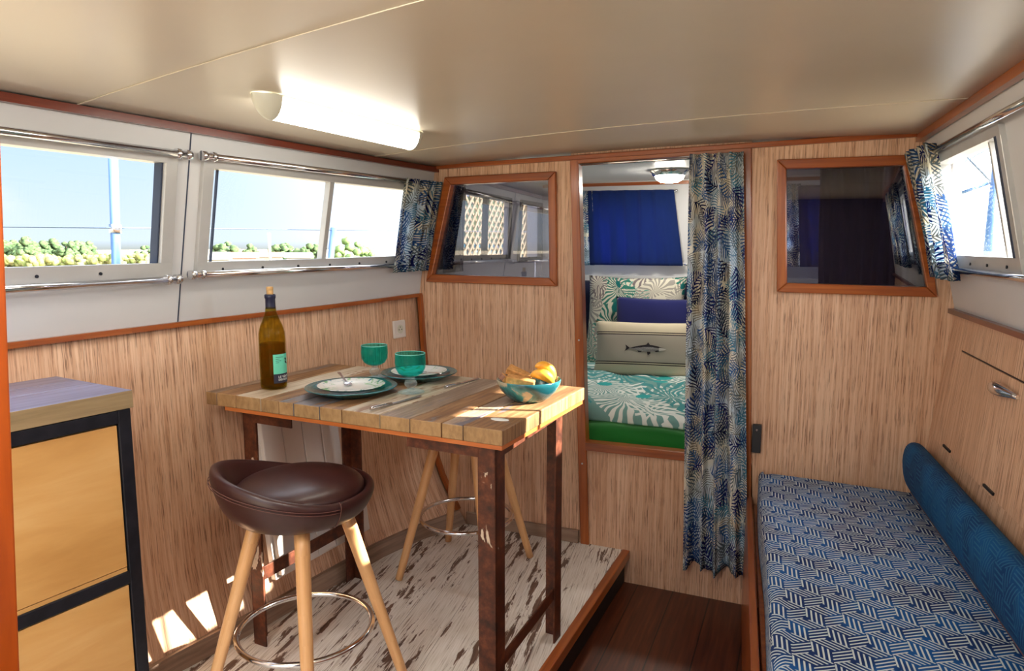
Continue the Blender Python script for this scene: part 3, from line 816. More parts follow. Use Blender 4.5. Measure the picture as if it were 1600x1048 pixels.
# ------------------------------------------------------------------ windows
def bulkhead_window(n, quad, lab):
    t = thing('window_%d' % n, lab, None, (0, 0, 0)); t['kind'] = 'structure'
    inn = shrink(quad, 0.036)
    for i in range(4):
        j = (i + 1) % 4
        post('frame', [quad[i], quad[j], inn[j], inn[i]], 0.045, 'trim', YB - 0.018, t, 0.004)
    mb = MB(); mb.prism(shrink(quad, 0.03), None, lambda x, z: (x, YB + 0.012, z), (0, 0.004, 0)); mb.out('pane', 'tintpane', t)
    return t
bulkhead_window(5, WL, 'dark glazed window left of the doorway in an orange wood frame')
bulkhead_window(6, WR, 'dark glazed window right of the doorway in an orange wood frame')
def side_window(n, S, y0, y1, mull, inward, label):
    t = thing('window_%d' % n, label, None); t['kind'] = 'structure'
    iv = Vector((inward, 0, 0))
    fw = 0.045
    def pt(y, s, d=0.0): return S(y, s) + iv * d
    # frame: four flat members standing proud of the wall
    def member(name, corners, d0, d1, mat='alu', bevel=0.002):
        mb = MB()
        mb.hexa([pt(y, s, d0) for y, s in corners] + [pt(y, s, d1) for y, s in corners]); return mb.out(name, mat, t, bevel=bevel)
    dy = 0.05; ds = 0.075
    a, b = y0 - 0.005, y1 + 0.005
    for i, (p, q) in enumerate(zip(sub_ys(a, b, 0.35)[:-1], sub_ys(a, b, 0.35)[1:])): pass
    def rail(name, s_lo, s_hi):
        mb = MB()
        yy = sub_ys(a, b, 0.3)
        for p, q in zip(yy[:-1], yy[1:]):
            c = [(p, s_lo), (q, s_lo), (q, s_hi), (p, s_hi)]
            mb.hexa([pt(y, s, -0.035) for y, s in c] + [pt(y, s, 0.014) for y, s in c])
        mb.out(name, 'alu', t, weld=0.0004)
    rail('frame', S0 - 0.022, S0 + 0.052); rail('frame', S1 - 0.028, S1 + 0.014)
    member('frame', [(a, S0 + 0.05), (a + 0.04, S0 + 0.05), (a + 0.04, S1 - 0.026), (a, S1 - 0.026)], -0.035, 0.014)
    member('frame', [(b - 0.04, S0 + 0.05), (b, S0 + 0.05), (b, S1 - 0.026), (b - 0.04, S1 - 0.026)], -0.035, 0.014)
    for m in mull:
        hm = 0.012 if inward > 0 else 0.007; member('mullion', [(m - hm, S0 + 0.05), (m + hm, S0 + 0.05), (m + hm, S1 - 0.026), (m - hm, S1 - 0.026)], -0.026, 0.0)
    if inward > 0: member('seal', [(b - 0.046, S0 + 0.05), (b - 0.04, S0 + 0.05), (b - 0.04, S1 - 0.026), (b - 0.046, S1 - 0.026)], -0.03, 0.002, 'seal')
    else: member('seal', [(a + 0.028, S0 + 0.05), (a + 0.043, S0 + 0.05), (a + 0.043, S1 - 0.026), (a + 0.028, S1 - 0.026)], -0.03, 0.016, 'seal')
    if n == 2: member('sliding_edge', [(1.735, S0 + 0.05), (1.739, S0 + 0.05), (1.739, S1 - 0.026), (1.735, S1 - 0.026)], -0.028, -0.016, 'seal')
    if n == 4: member('latch', [(2.10, S0 + 0.07), (2.15, S0 + 0.07), (2.152, S0 + 0.25), (2.102, S0 + 0.25)], -0.03, 0.006, 'worktopedge')
    edges = [a + 0.03] + list(mull) + [b - 0.03]
    for p, q in zip(edges[:-1], edges[1:]):
        mb = MB(); yy = sub_ys(p, q, 0.3)
        for u, v in zip(yy[:-1], yy[1:]):
            c = [(u, S0 + 0.04), (v, S0 + 0.04), (v, S1 - 0.02), (u, S1 - 0.02)]
            mb.face([mb.v(pt(y, s, -0.02)) for y, s in c])
        mb.out('pane', 'pane', t, weld=0.0004)
    # screws along the bottom rail
    k = int((b - a) / 0.17)
    for i in range(k):
        y = a + 0.1 + i * 0.17
        if y > b - 0.05: break
        p = pt(y, S0 + 0.012, 0.014); q = pt(y, S0 + 0.012, 0.018)
        mb = MB(); mb.tube([p, q], 0.0045, 8); mb.out('screw', 'blackmetal', t)
    return t
side_window(1, LW, L_WIN[0][0], L_WIN[0][1], [], 1, 'wide left side window in an aluminium frame nearest the camera')
side_window(2, LW, L_WIN[1][0], L_WIN[1][1], [2.245], 1, 'left side window with a mullion, beside the patterned curtain and the bulkhead')
side_window(3, RW, R_WIN[0][0], R_WIN[0][1], [1.25], -1, 'right side window nearest the camera')
side_window(4, RW, R_WIN[1][0], R_WIN[1][1], [2.222], -1, 'right side window beside the patterned curtain and the bulkhead')

# ------------------------------------------------------------------ curtain rods and side curtains
def rod(p, q, label, ends=(1, 1), wall=Vector((-1, 0, 0)), r=0.0105):
    p = Vector(p); q = Vector(q); o = (p + q) / 2
    t = thing('curtain_rod', label, 'curtain rod', o, group=None)
    mb = MB(); mb.tube([p - o, q - o], r, 14); mb.out('tube', 'chrome', t)
    d = (q - p).normalized()
    for e, s, on in ((p, -1, ends[0]), (q, 1, ends[1])):
        if not on: continue
        mb = MB(); c = e - o
        mb.tube([c - d * s * 0.045, c - d * s * 0.030], r * 1.5, 14); mb.tube([c - d * s * 0.012, c + d * s * 0.006], r * 1.45, 14)
        mb.out('end_cap', 'chrome', t)
        mb = MB(); mb.tube([c - d * s * 0.022, c - d * s * 0.022 + wall * 0.034], r * 0.75, 10); mb.out('bracket', 'chrome', t)
    return t
def rail_pt(S, y, s, inward, d=0.030): return S(y, s) + Vector((inward * d, 0, 0))
wl = Vector((-1, 0, 0)); wr = Vector((1, 0, 0))
rod(rail_pt(LW, 0.25, 0.838, 1), rail_pt(LW, 1.585, 0.852, 1), 'chrome rod above the left window nearest the camera', wall=wl)
rod(rail_pt(LW, 0.25, 0.232, 1), rail_pt(LW, 1.575, 0.240, 1), 'chrome rod below the left window nearest the camera', wall=wl)
rod(rail_pt(LW, 1.635, 0.858, 1), rail_pt(LW, 2.875, 0.868, 1, 0.03), 'chrome rod above the left window with the patterned curtain', wall=wl)
rod(rail_pt(LW, 1.622, 0.258, 1), rail_pt(LW, 2.86, 0.246, 1), 'chrome rod below the left window with the patterned curtain', wall=wl)
rod(rail_pt(RW, 2.86, 0.862, -1), rail_pt(RW, 1.25, 0.862, -1), 'chrome rod above the right window with the patterned curtain', wall=wr)
rod(rail_pt(RW, 2.80, 0.245, -1), rail_pt(RW, 1.25, 0.245, -1), 'chrome rod below the right window with the patterned curtain', wall=wr)

def pleated(name, T0, T1, B0, B1, n, amp, pleats, cloth, mat, label, cat='curtain', group=None, nv=24, hem=None, sag=0.0, vamp=None, parts=None, phase=0.3):
    T0, T1, B0, B1, n = [Vector(a) for a in (T0, T1, B0, B1, n)]
    o = (T0 + T1 + B0 + B1) / 4
    w = ((T1 - T0).length + (B1 - B0).length) / 2; h = (T0 - B0).length
    def fn(u, v):
        t = T0.lerp(T1, u); b = B0.lerp(B1, u)
        vv = v
        p = t.lerp(b, vv)
        a = amp * (vamp(v) if vamp else 1.0)
        ph = 2 * math.pi * pleats * u + phase + 0.5 * math.sin(3.1 * v + 9 * u)
        p = p + n * (a * math.sin(ph) + 0.35 * a * math.sin(2.3 * ph + 2.0 * v))
        p = p + (T1 - T0).normalized() * (0.16 * a * math.cos(ph))
        if hem: p = p + Vector((0, 0, hem(u) * v ** 3))
        return p - o
    mb = MB(); mb.grid(fn, pleats * 14, nv, lambda u, v: (u * w * cloth, (1 - v) * h))
    ob = mb.out(name, mat, None, solid=0.0018, recalc=True)
    ob.location = o
    return tag(ob, label, cat, group)
pleated('curtain', rail_pt(LW, 2.63, 0.885, 1, 0.035), rail_pt(LW, 2.868, 0.885, 1, 0.05), rail_pt(LW, 2.62, 0.20, 1, 0.035), rail_pt(LW, 2.868, 0.20, 1, 0.05),
        (1, 0.1, 0), 0.017, 4, 2.0, 'curtain', 'blue fern print curtain gathered at the end of the left window')
pleated('curtain', rail_pt(RW, 2.605, 0.900, -1, 0.045), rail_pt(RW, 2.865, 0.895, -1, 0.06), rail_pt(RW, 2.575, 0.19, -1, 0.045), rail_pt(RW, 2.85, 0.20, -1, 0.06),
        (-1, 0.1, 0), 0.019, 4, 2.0, 'curtain', 'sunlit blue fern print curtain gathered at the end of the right window')
# doorway curtain on its rod
rod((-0.90, YB - 0.035, 1.695), (-0.25, YB - 0.035, 1.700), 'thin rod under the doorway header carrying the long curtain', ends=(0, 0), r=0.006, wall=Vector((0, 1, 0)))
pleated('curtain', (-0.445, YB - 0.050, 1.712), (-0.243, YB - 0.050, 1.712), (-0.418, YB - 0.055, 0.015), (-0.160, YB - 0.06, 0.015), (0, -1, 0), 0.030, 4, 2.2,
        'doorcurtain', 'long blue fern print curtain hanging in the doorway', nv=60, hem=lambda u: -0.012 + 0.016 * math.cos(2 * math.pi * 2 * u + 3.4), vamp=lambda v: 0.5 + 0.6 * v)

# ------------------------------------------------------------------ forward sleeping cabin
YF = 4.50
mb = MB()
frontA = [(-1.400, 1.700), (-0.790, 1.690), (-0.715, 1.262), (-1.378, 1.258)]
frontB = [(-0.155, 1.690), (0.300, 1.690), (0.330, 1.262), (-0.125, 1.262)]
f3 = lambda x, z: (x, YF, z)
mb.prism([(-1.80, 1.90), (-0.45, 1.90), (-0.45, 0.0), (-1.80, 0.0)], shrink(frontA, 0.03), f3, (0, 0.03, 0))
mb.prism([(-0.45, 1.90), (0.50, 1.90), (0.50, 0.0), (-0.45, 0.0)], shrink(frontB, 0.03), f3, (0, 0.03, 0))
struct(mb.out('wall_front_cabin', 'white'))
mb = MB()
s3 = lambda y, z: (-1.69, y, z)
mb.prism([(2.93, 1.90), (3.98, 1.90), (3.98, 0.0), (2.93, 0.0)], [(3.26, 1.63), (3.92, 1.62), (3.90, 1.30), (3.22, 1.30)], s3, (-0.03, 0, 0))
mb.prism([(3.98, 1.90), (4.53, 1.90), (4.53, 0.0), (3.98, 0.0)], [(4.13, 1.62), (4.46, 1.62), (4.46, 1.28), (4.08, 1.28)], s3, (-0.03, 0, 0))
struct(mb.out('wall_left_cabin', 'white'))
mb = MB(); mb.box(0.47, 0.50, 2.93, 4.53, 0.0, 1.9); struct(mb.out('wall_right_cabin', 'white'))
mb = MB(); mb.box(-1.72, 0.50, 2.925, 4.53, 1.772, 1.80); struct(mb.out('ceiling_cabin', 'white'))
mb = MB(); mb.bar((-1.68, YF - 0.01, 1.757), (0.46, YF - 0.01, 1.745), 0.016, 0.020); struct(mb.out('trim_15', 'trim'))
mb = MB(); mb.box(-1.68, 0.46, YF - 0.07, YF - 0.002, 1.125, 1.160); struct(mb.out('trim_16', 'cabinshelf' if 'cabinshelf' in W else 'white'))
def flat_window(n, quad, to, depth, lab, fw=0.026, mull=None, mat='alu'):
    t = thing('window_%d' % n, lab, None); t['kind'] = 'structure'
    inn = shrink(quad, fw)
    mb = MB(); mb.prism(quad, inn, to, depth); mb.out('frame', mat, t)
    mb = MB(); d = Vector(depth) * 0.5; mb.prism(shrink(quad, fw * 0.7), None, lambda a, b: Vector(to(a, b)) + d, tuple(x * 0.2 for x in depth)); mb.out('pane', 'pane', t)
    if mull:
        a, b = mull
        mb = MB(); mb.prism([(a - .012, inn[0][1]), (a + .012, inn[0][1]), (b + .012, inn[2][1]), (b - .012, inn[2][1])], None, to, depth); mb.out('mullion', mat, t)
flat_window(7, frontA, lambda x, z: (x, YF - 0.012, z), (0, 0.03, 0), 'slanted front window behind the navy curtain over the bed')
flat_window(8, frontB, lambda x, z: (x, YF - 0.012, z), (0, 0.03, 0), 'front window seen through the right dark pane')
flat_window(9, [(3.23, 1.655), (3.95, 1.645), (3.93, 1.275), (3.19, 1.275)], lambda y, z: (-1.678, y, z), (-0.03, 0, 0), 'side window looking onto the lattice, seen through the left dark pane', mull=(3.60, 3.57), mat='blackmetal')
flat_window(10, [(4.10, 1.645), (4.485, 1.645), (4.485, 1.255), (4.05, 1.255)], lambda y, z: (-1.678, y, z), (-0.03, 0, 0), 'small side window next to the front corner of the sleeping cabin', mat='blackmetal')
rod((-1.60, YF - 0.045, 1.708), (-0.770, YF - 0.045, 1.700), 'thin chrome rod above the navy curtain over the bed', r=0.006, wall=Vector((0, 1, 0)))
rod((-1.60, YF - 0.045, 1.235), (-0.690, YF - 0.045, 1.235), 'thin chrome rod below the navy curtain over the bed', r=0.006, wall=Vector((0, 1, 0)))
cy = YF - 0.062
pleated('curtain', (-1.345, cy, 1.715), (-0.785, cy, 1.705), (-1.325, cy, 1.228), (-0.715, cy, 1.228), (0, -1, 0), 0.008, 5, 1.4, 'navy', 'plain navy curtain drawn across the front window over the bed')
pleated('curtain', (-1.52, cy - .004, 1.720), (-1.315, cy - .004, 1.715), (-1.50, cy - .004, 1.225), (-1.292, cy - .004, 1.225), (0, -1, 0), 0.010, 3, 1.8, 'curtain', 'blue fern print curtain left of the navy curtain over the bed')
rod((-0.42, YF - 0.045, 1.704), (0.36, YF - 0.045, 1.704), 'thin chrome rod over the front window behind the right dark pane', r=0.006, wall=Vector((0, 1, 0)))
pleated('curtain', (-0.38, cy, 1.715), (-0.050, cy - .006, 1.715), (-0.36, cy, 1.23), (-0.010, cy - .006, 1.23), (0, -1, 0), 0.010, 5, 1.8, 'curtain', 'blue fern print curtain seen through the right dark pane')
pleated('curtain', (-0.065, cy, 1.70), (0.32, cy, 1.70), (-0.030, cy, 1.23), (0.34, cy, 1.23), (0, -1, 0), 0.010, 4, 1.5, 'navy', 'plain navy curtain seen through the right dark pane')
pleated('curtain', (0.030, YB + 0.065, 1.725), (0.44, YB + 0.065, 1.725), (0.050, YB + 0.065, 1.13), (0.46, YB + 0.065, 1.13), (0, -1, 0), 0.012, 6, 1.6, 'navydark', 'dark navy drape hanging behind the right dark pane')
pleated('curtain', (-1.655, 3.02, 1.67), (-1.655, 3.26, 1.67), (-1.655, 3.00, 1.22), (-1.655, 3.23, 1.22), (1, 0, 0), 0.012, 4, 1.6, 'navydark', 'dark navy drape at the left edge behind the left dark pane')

# bed
bed = thing('bed', 'built-in bed with a green fitted sheet beyond the doorway', 'bed', (-0.62, 3.70, 0.0))
mb = MB(); mb.box(-1.04, 1.07, -0.76, 0.78, 0.0, 0.30); mb.out('base', 'wood', bed)
mb = MB()
def mat_fn(u, v):
    # cross-section across the front edge, rolled over
    x = lerp(-1.04, 1.07, u)
    prof = [(-0.745, 0.30), (-0.760, 0.40), (-0.752, 0.49), (-0.715, 0.535), (-0.64, 0.550), (0.78, 0.555)]
    t = v * (len(prof) - 1); i = min(int(t), len(prof) - 2); f = t - i
    y = lerp(prof[i][0], prof[i + 1][0], f); z = lerp(prof[i][1], prof[i + 1][1], f)
    z += 0.004 * math.sin(23 * u + 5 * v) + 0.003 * math.sin(51 * u + 9 * v)
    y += 0.005 * math.sin(17 * u + 9 * v) + 0.004 * math.sin(41 * u)
    return (x, y, z)
mb.grid(mat_fn, 60, 20, lambda u, v: (u * 2.1, v * 1.9)); mb.out('mattress', 'green', bed)
mb = MB()
def duvet_fn(u, v):
    x = lerp(-1.55, 0.40, u); y = lerp(3.055 - 0.035 * math.sin(3.0 * u + 0.3), 4.40, v)
    e = min(1.0, v / 0.05); ex = min(1.0, u / 0.04, (1 - u) / 0.04)
    z = 0.565 + 0.050 * math.sin(e * math.pi / 2) * (0.3 + 0.7 * ex)
    n = 0.011 * math.sin(9 * x + 5 * y) + 0.008 * math.sin(16 * y - 7 * x + 1.0) + 0.006 * math.sin(27 * x + 11 * y)
    z += n * e - 0.012 * (1 - v)
    return (x, y, z)
mb.grid(duvet_fn, 80, 60, lambda u, v: (u * 1.95, v * 1.35))
tag(mb.out('duvet', 'duvet', None, solid=0.025, solid_off=-1), 'rumpled palm print duvet in teal and white on the bed', 'duvet')

def pillow(name, cx, cy, cz, w, h, d, tilt, yaw, mat, label, cat='pillow', roll=0.0, uvs=None):
    """cushion standing up: local x = width, z = height, y = thickness (front = -y)"""
    def prof(u, v):
        a = 1 - abs(u) ** 3.2; b = 1 - abs(v) ** 3.2
        return max(0.0, a * b) ** 0.52
    def P(u, v, side, off=0.0):
        pinch = 1 - 0.055 * (1 - u * u) * (abs(v) ** 2); pin2 = 1 - 0.055 * (1 - v * v) * (abs(u) ** 2)
        wob = 0.006 * math.sin(5 * u + 3 * v + cx * 9) * prof(u, v)
        return Vector((u * w / 2 * pin2, side * (d / 2 * prof(u, v) + wob * .5 + off), v * h / 2 * pinch))
    mb = MB()
    uvf = uvs or (lambda u, v: ((u * 2 - 1) * w / 2 + cx, (v * 2 - 1) * h / 2 + cz))
    for sd in (-1, 1):
        mb.grid(lambda u, v: P(u * 2 - 1, v * 2 - 1, sd), 28, 24, uvf)
    o = mb.out(name, mat, None, weld=0.0006)
    o.location = (cx, cy, cz); o.rotation_euler = (tilt, roll, yaw)
    tag(o, label, cat); return o, P
pillow('pillow', -1.15, 4.400, 0.865, 0.92, 0.56, 0.12, math.radians(-10), 0.0, 'darkpillow', 'large dark blue pillow at the back left, behind the leaf print pillow')
pillow('pillow', -0.42, 4.405, 0.870, 0.62, 0.52, 0.12, math.radians(-10), 0.0, 'darkpillow', 'dark blue pillow at the back, right of the leaf print pillow')
pillow('pillow', -0.975, 4.255, 0.880, 0.62, 0.585, 0.12, math.radians(-13), 0.03, 'leafpillow', 'big white pillow with green leaf print standing behind the navy cushion')
pillow('cushion', -0.79, 4.125, 0.840, 0.56, 0.42, 0.09, math.radians(-14), 0.02, 'navypillow', 'plain navy cushion between the leaf print pillow and the fish cushion')
fp, FP = pillow('cushion', -0.800, 3.975, 0.752, 0.70, 0.33, 0.12, math.radians(-13), 0.03, 'fishpillow', 'striped linen cushion printed with a grey fish, frontmost on the bed', 'cushion',
                -0.02, lambda u, v: (u * 0.7, v))
def decal(parent, P, name, poly, mat, sc, u0, v0, off):
    """print on the cushion: polygon in print units mapped onto its front surface"""
    mb = MB(); pts = [Vector((x, y, 0)) for x, y in poly]
    vs = [mb.v(P(u0 + p.x * sc[0], v0 + p.y * sc[1], -1, off)) for p in pts]
    for t in tessellate_polygon([pts]): mb.face([vs[i] for i in t])
    return mb.out(name, mat, parent)
body = [(-0.82, .02), (-.6, .12), (-.3, .24), (0.0, .32), (.3, .30), (.6, .20), (.85, .08), (1.0, 0.0), (.9, -.10), (.6, -.20), (.3, -.26), (0, -.28), (-.3, -.24), (-.6, -.12), (-.82, -.06)]
back = [(-0.82, .02), (-.6, .12), (-.3, .24), (0.0, .32), (.3, .30), (.6, .20), (.85, .08), (1.0, 0.0), (.6, .06), (.3, .12), (0, .12), (-.3, .06), (-.6, .0)]
head = [(.66, .10), (.85, .06), (1.0, 0.0), (.9, -.10), (.66, -.17), (.62, -.05)]
tail = [(-.80, .0), (-1.04, .30), (-.98, .02), (-1.06, -.26)]
dors = [(0.0, .30), (.10, .52), (.20, .29)]
anal = [(.05, -.26), (.10, -.56), (.24, -.40), (.22, -.26)]
pect = [(.42, -.16), (.50, -.28), (.66, -.22), (.62, -.12)]
vent = [(-.42, -.18), (-.36, -.32), (-.22, -.30), (-.2, -.22)]
for nm, pl, mt, of in (('fish_body', body, 'fishgrey', .0022), ('fish_back', back, 'fishdark', .0030), ('fish_head', head, 'fishpale', .0030), ('fish_tail', tail, 'fishdark', .0026),
                       ('fish_fin', dors, 'fishdark', .0026), ('fish_fin', anal, 'fishdark', .0026), ('fish_fin', pect, 'fishdark', .0034), ('fish_fin', vent, 'fishdark', .0026)):
    decal(fp, FP, nm, pl, mt, (0.335, 0.42), -0.075, 0.0, of)

# round lamp on the cabin ceiling
t = thing('ceiling_lamp', 'round chrome ceiling lamp glowing above the bed', 'ceiling lamp', (-0.72, 3.93, 1.772))
mb = MB(); mb.lathe([(0.0, 0), (0.108, 0), (0.110, -0.008), (0.098, -0.020), (0.094, -0.030), (0.086, -0.034), (0.080, -0.034)], 40); mb.out('rim', 'chrome', t)
mb = MB(); mb.lathe([(0.082, -0.030), (0.074, -0.050), (0.050, -0.066), (0.0, -0.072)], 32); mb.out('diffuser', 'bulb', t)

# ------------------------------------------------------------------ ceiling tube lamps: one over the table, three added unseen as fill
def tube_lamp(x, y, rz, label, glow='tube'):
    t = thing('tube_lamp', label, 'ceiling lamp', (x, y, on_ceiling(x, y).z), rz)
    mb = MB(); mb.box(-0.034, 0.034, -0.335, 0.335, -0.006, 0.002); mb.out('base', 'cream', t)
    mb = MB()
    def tube_fn(u, v):
        a = math.pi * v; return (0.040 * math.cos(a), lerp(-0.315, 0.315, u), -0.006 - 0.052 * math.sin(a))
    mb.grid(tube_fn, 12, 16); mb.out('diffuser', glow, t)
    for sg in (-1, 1):
        mb = MB()
        def cap_fn(u, v):
            a = math.pi * v; k = math.cos(u * math.pi / 2) ** 0.75
            return (0.042 * k * math.cos(a), sg * (0.313 + 0.062 * u), 0.0 - 0.060 * k * math.sin(a))
        mb.grid(cap_fn, 10, 16); mb.out('end_cap', 'cream', t)
tube_lamp(-1.285, 1.77, math.radians(-3.4), 'lit white tube lamp with rounded cream ends on the ceiling over the table')
tube_lamp(-1.15, 0.14, math.radians(-3.0), 'added unseen fill tube on the ceiling left of the camera, above the kitchen worktop', 'tube_fill')
tube_lamp(-0.42, 0.58, math.radians(0), 'added unseen fill tube on the ceiling near the camera, above the gangway', 'tube_fill')
tube_lamp(-0.75, -0.36, math.radians(90), 'added unseen fill tube on the ceiling behind the camera, set crosswise by the companionway', 'tube_fill')

# ------------------------------------------------------------------ wall fittings
t = thing('socket', 'white power socket on the wood wall beside the corner moulding', 'socket', LL(2.722, 0.868), 0)
wn = (LL(2.722, 0.92) - LL(2.722, 0.80)); wn.normalize()
al = (LK(2.76) - LK(2.67)).normalized(); nn = al.cross(wn).normalized()
if nn.x < 0: nn = -nn
def wallframe(o, nvec, upv):
    x = upv.cross(nvec).normalized(); z = upv; y = -nvec
    o.rotation_euler = Matrix((x, -y * -1 if False else z.cross(x), z)).transposed().to_euler()
wallframe(t, nn, wn)
# local frame: x along the wall, z up the wall, y into the wall
mb = MB(); mb.box(-0.041, 0.041, -0.013, -0.001, -0.041, 0.041); mb.out('plate', 'heater', t, bevel=0.004)
mb = MB(); mb.tube([(0, -0.0145, 0), (0, -0.011, 0)], 0.021, 24); mb.out('insert', 'cream', t)
for px, pz in ((-0.009, -0.002), (0.009, -0.002), (0, 0.010)):
    mb = MB(); mb.tube([(px, -0.0155, pz), (px, -0.012, pz)], 0.0026, 10); mb.out('hole', 'black', t)
# heater under the table
yh = 2.06
t = thing('wall_heater', 'white ribbed panel heater low on the wall behind the table', 'heater', LL(yh, 0.40))
wn = (LL(yh, .68) - LL(yh, .12)).normalized(); al = (LL(2.3, .4) - LL(1.8, .4)).normalized(); nn = al.cross(wn).normalized()
if nn.x < 0: nn = -nn
wallframe(t, nn, wn)
for i in range(4):
    mb = MB(); x0 = -0.190 + i * 0.0965; mb.box(x0 + 0.0018, x0 + 0.0947, -0.062, -0.040, -0.30, 0.32); mb.out('panel', 'heater', t, bevel=0.004)
mb = MB(); mb.box(-0.200, 0.206, -0.041, -0.014, -0.315, 0.325); mb.out('casing', 'heater', t, bevel=0.004)
mb = MB(); mb.box(0.206, 0.315, -0.050, -0.012, -0.315, -0.12); mb.out('control_box', 'heater', t, bevel=0.004)
# black catch beside the doorway post
t = thing('door_catch', 'small black catch on the bulkhead beside the doorway post', 'catch', (-0.147, YB - 0.011, 0.578))
mb = MB(); mb.box(-0.017, 0.017, -0.010, 0.010, -0.058, 0.058); mb.out('plate', 'black', t, bevel=0.002)
mb = MB(); mb.tube([(0, -0.013, 0.037), (0, -0.008, 0.037)], 0.004, 10); mb.out('screw', 'chrome', t)
# locker door on the right wall
def RL(y, s, d=0.0): return RM(y).lerp(RK(y), s) + Vector((-d, 0, 0))
t = thing('locker_door', 'wood locker door flush in the right wall with a chrome pull', 'locker door', (0, 0, 0))
mb = MB(); yy = sub_ys(0.9, 2.70, 0.3)
for a, b in zip(yy[:-1], yy[1:]):
    P = [RL(a, 0.0, 0.0), RL(b, 0.0, 0.0), RL(b, 0.735, 0.0), RL(a, 0.735, 0.0)]
    Q = [p + Vector((-0.004, 0, 0)) for p in P]
    uv = [(a + .37, 0.66), (b + .37, 0.66), (b + .37, 1.0), (a + .37, 1.0)]
    mb.face([mb.v(p) for p in Q], uv); mb.face([mb.v(p) for p in (Q[3], Q[2], P[2], P[3])], [(0, 0)] * 4)
    if b == yy[-1]: mb.face([mb.v(p) for p in (Q[1], P[1], P[2], Q[2])], [(0, 0)] * 4)
mb.out('panel', 'wood', t)
mb = MB(); a0, b0 = RL(2.70, 0.742, 0.002), RL(0.9, 0.742, 0.002); mb.bar(a0, b0, 0.0025, 0.0025); mb.out('gap', 'riser', t)
hp, hq = RL(2.30, 0.652, 0.008), RL(2.13, 0.652, 0.008); hd = hq - hp
mb = MB(); mb.tube([hp + hd * i / 10 + Vector((-0.016 * math.sin(math.pi * (i / 10) ** 0.7), 0, 0)) for i in range(11)], [0.006 + 0.013 * math.sin(math.pi * (i / 10) ** 0.6) for i in range(11)], 12)
mb.out('pull', 'chrome', t)
for yv in (2.645, 2.23):
    mb = MB(); mb.bar(RL(yv + 0.04, 0.03, 0.006), RL(yv - 0.04, 0.03, 0.006), 0.006, 0.008); mb.out('slot', 'black', t)

# ------------------------------------------------------------------ bunk
XL = lambda y: -0.135 + (2.87 - y) * 0.0842
XR = lambda y: RM(y).x - 0.036
Y0, Y1 = 0.45, 2.875
bk = thing('bunk', 'low built-in bunk box with a varnished front board along the right wall', 'bunk', (0.15, 1.7, -0.15))
bo = Vector((0.15, 1.7, -0.15))
mb = MB(); mb.bar(Vector((XL(Y1) - 0.030, Y1 + .01, 0.095)) - bo, Vector((XL(Y0) - 0.030, Y0, 0.095)) - bo, 0.022, 0.47); mb.out('front_board', 'trim', bk, bevel=0.004)
mb = MB(); mb.hexa([Vector(p) - bo for p in [(XL(Y0) - .01, Y0, .27), (XR(Y0) - 0.05, Y0, .27), (XR(Y1) - .05, Y1, .27), (XL(Y1) - .01, Y1, .27), (XL(Y0) - .01, Y0, .30), (XR(Y0) - .05, Y0, .30), (XR(Y1) - .05, Y1, .30), (XL(Y1) - .01, Y1, .30)]]); mb.out('top_board', 'trim', bk)
mb = MB()
def cush(u, v):
    """u across (wrapping over the front edge), v along"""
    y = lerp(Y1, Y0, v)
    xl, xr = XL(y), XR(y); r = 0.028; zt, zb = 0.447, 0.302
    # path: bottom-left up the side, round over, across the top
    if u < 0.2: p = (xl, lerp(zb, zt - r, u / 0.2))
    elif u < 0.4:
        a = (u - 0.2) / 0.2 * math.pi / 2; p = (xl + r - r * math.cos(a), zt - r + r * math.sin(a))
    else: p = (lerp(xl + r, xr, (u - 0.4) / 0.6), zt)
    z = p[1] + (0.006 * math.sin(3 * y + p[0] * 4) if u > 0.4 else 0)
    end = min(1.0, v / 0.012)
    if u > 0.35: z -= 0.022 * (1 - math.sin(end * math.pi / 2))
    return (p[0] - 0.15 + 0.003 * math.sin(7 * y), y - 1.7, z)
def cush_uv(u, v):
    s = (u / 0.2) * 0.115 if u < 0.2 else (0.115 + (u - 0.2) / 0.2 * 0.045 if u < 0.4 else 0.16 + (u - 0.4) / 0.6 * 0.53)
    return (s, v * (Y1 - Y0))
V = mb.grid(cush, 40, 60, cush_uv)
cu = mb.out('bunk_cushion', 'bunk', None, recalc=True); cu.location = (0.15, 1.7, 0)
md = cu.modifiers.new('body', 'SOLIDIFY'); md.thickness = 0.02; md.offset = -1
tag(cu, 'long blue bunk cushion woven with white zigzag lines', 'cushion')
mb = MB()
def bol(u, v):
    y = lerp(2.862, Y0, u)
    cx = RM(y).x - 0.052; cz = 0.548
    e = min(1.0, math.sqrt(max(0.0, 1 - (1 - min(1, u / 0.030)) ** 2)) * 1.0)
    a = 2 * math.pi * v
    hx, hz = 0.046 * e, 0.098 * e
    return (cx + hx * math.copysign(abs(math.cos(a)) ** 0.85, math.cos(a)) - 0.012 * math.sin(a) * e, y - 1.7, cz + hz * math.copysign(abs(math.sin(a)) ** 0.9, math.sin(a)))
mb.grid(bol, 80, 28, lambda u, v: (v * 0.46, u * 2.4))
bo_ = mb.out('bolster', 'bolster', None, weld=0.0004); bo_.location = (0.0, 1.7, 0)
tag(bo_, 'long blue bolster backrest lying against the right wall on the bunk', 'bolster')
mb = MB()
mb.tube([Vector(bol(i / 60, 0.66)) for i in range(2, 61)], 0.003, 6); mb.out('piping', 'trim' if False else 'stitch', bo_)

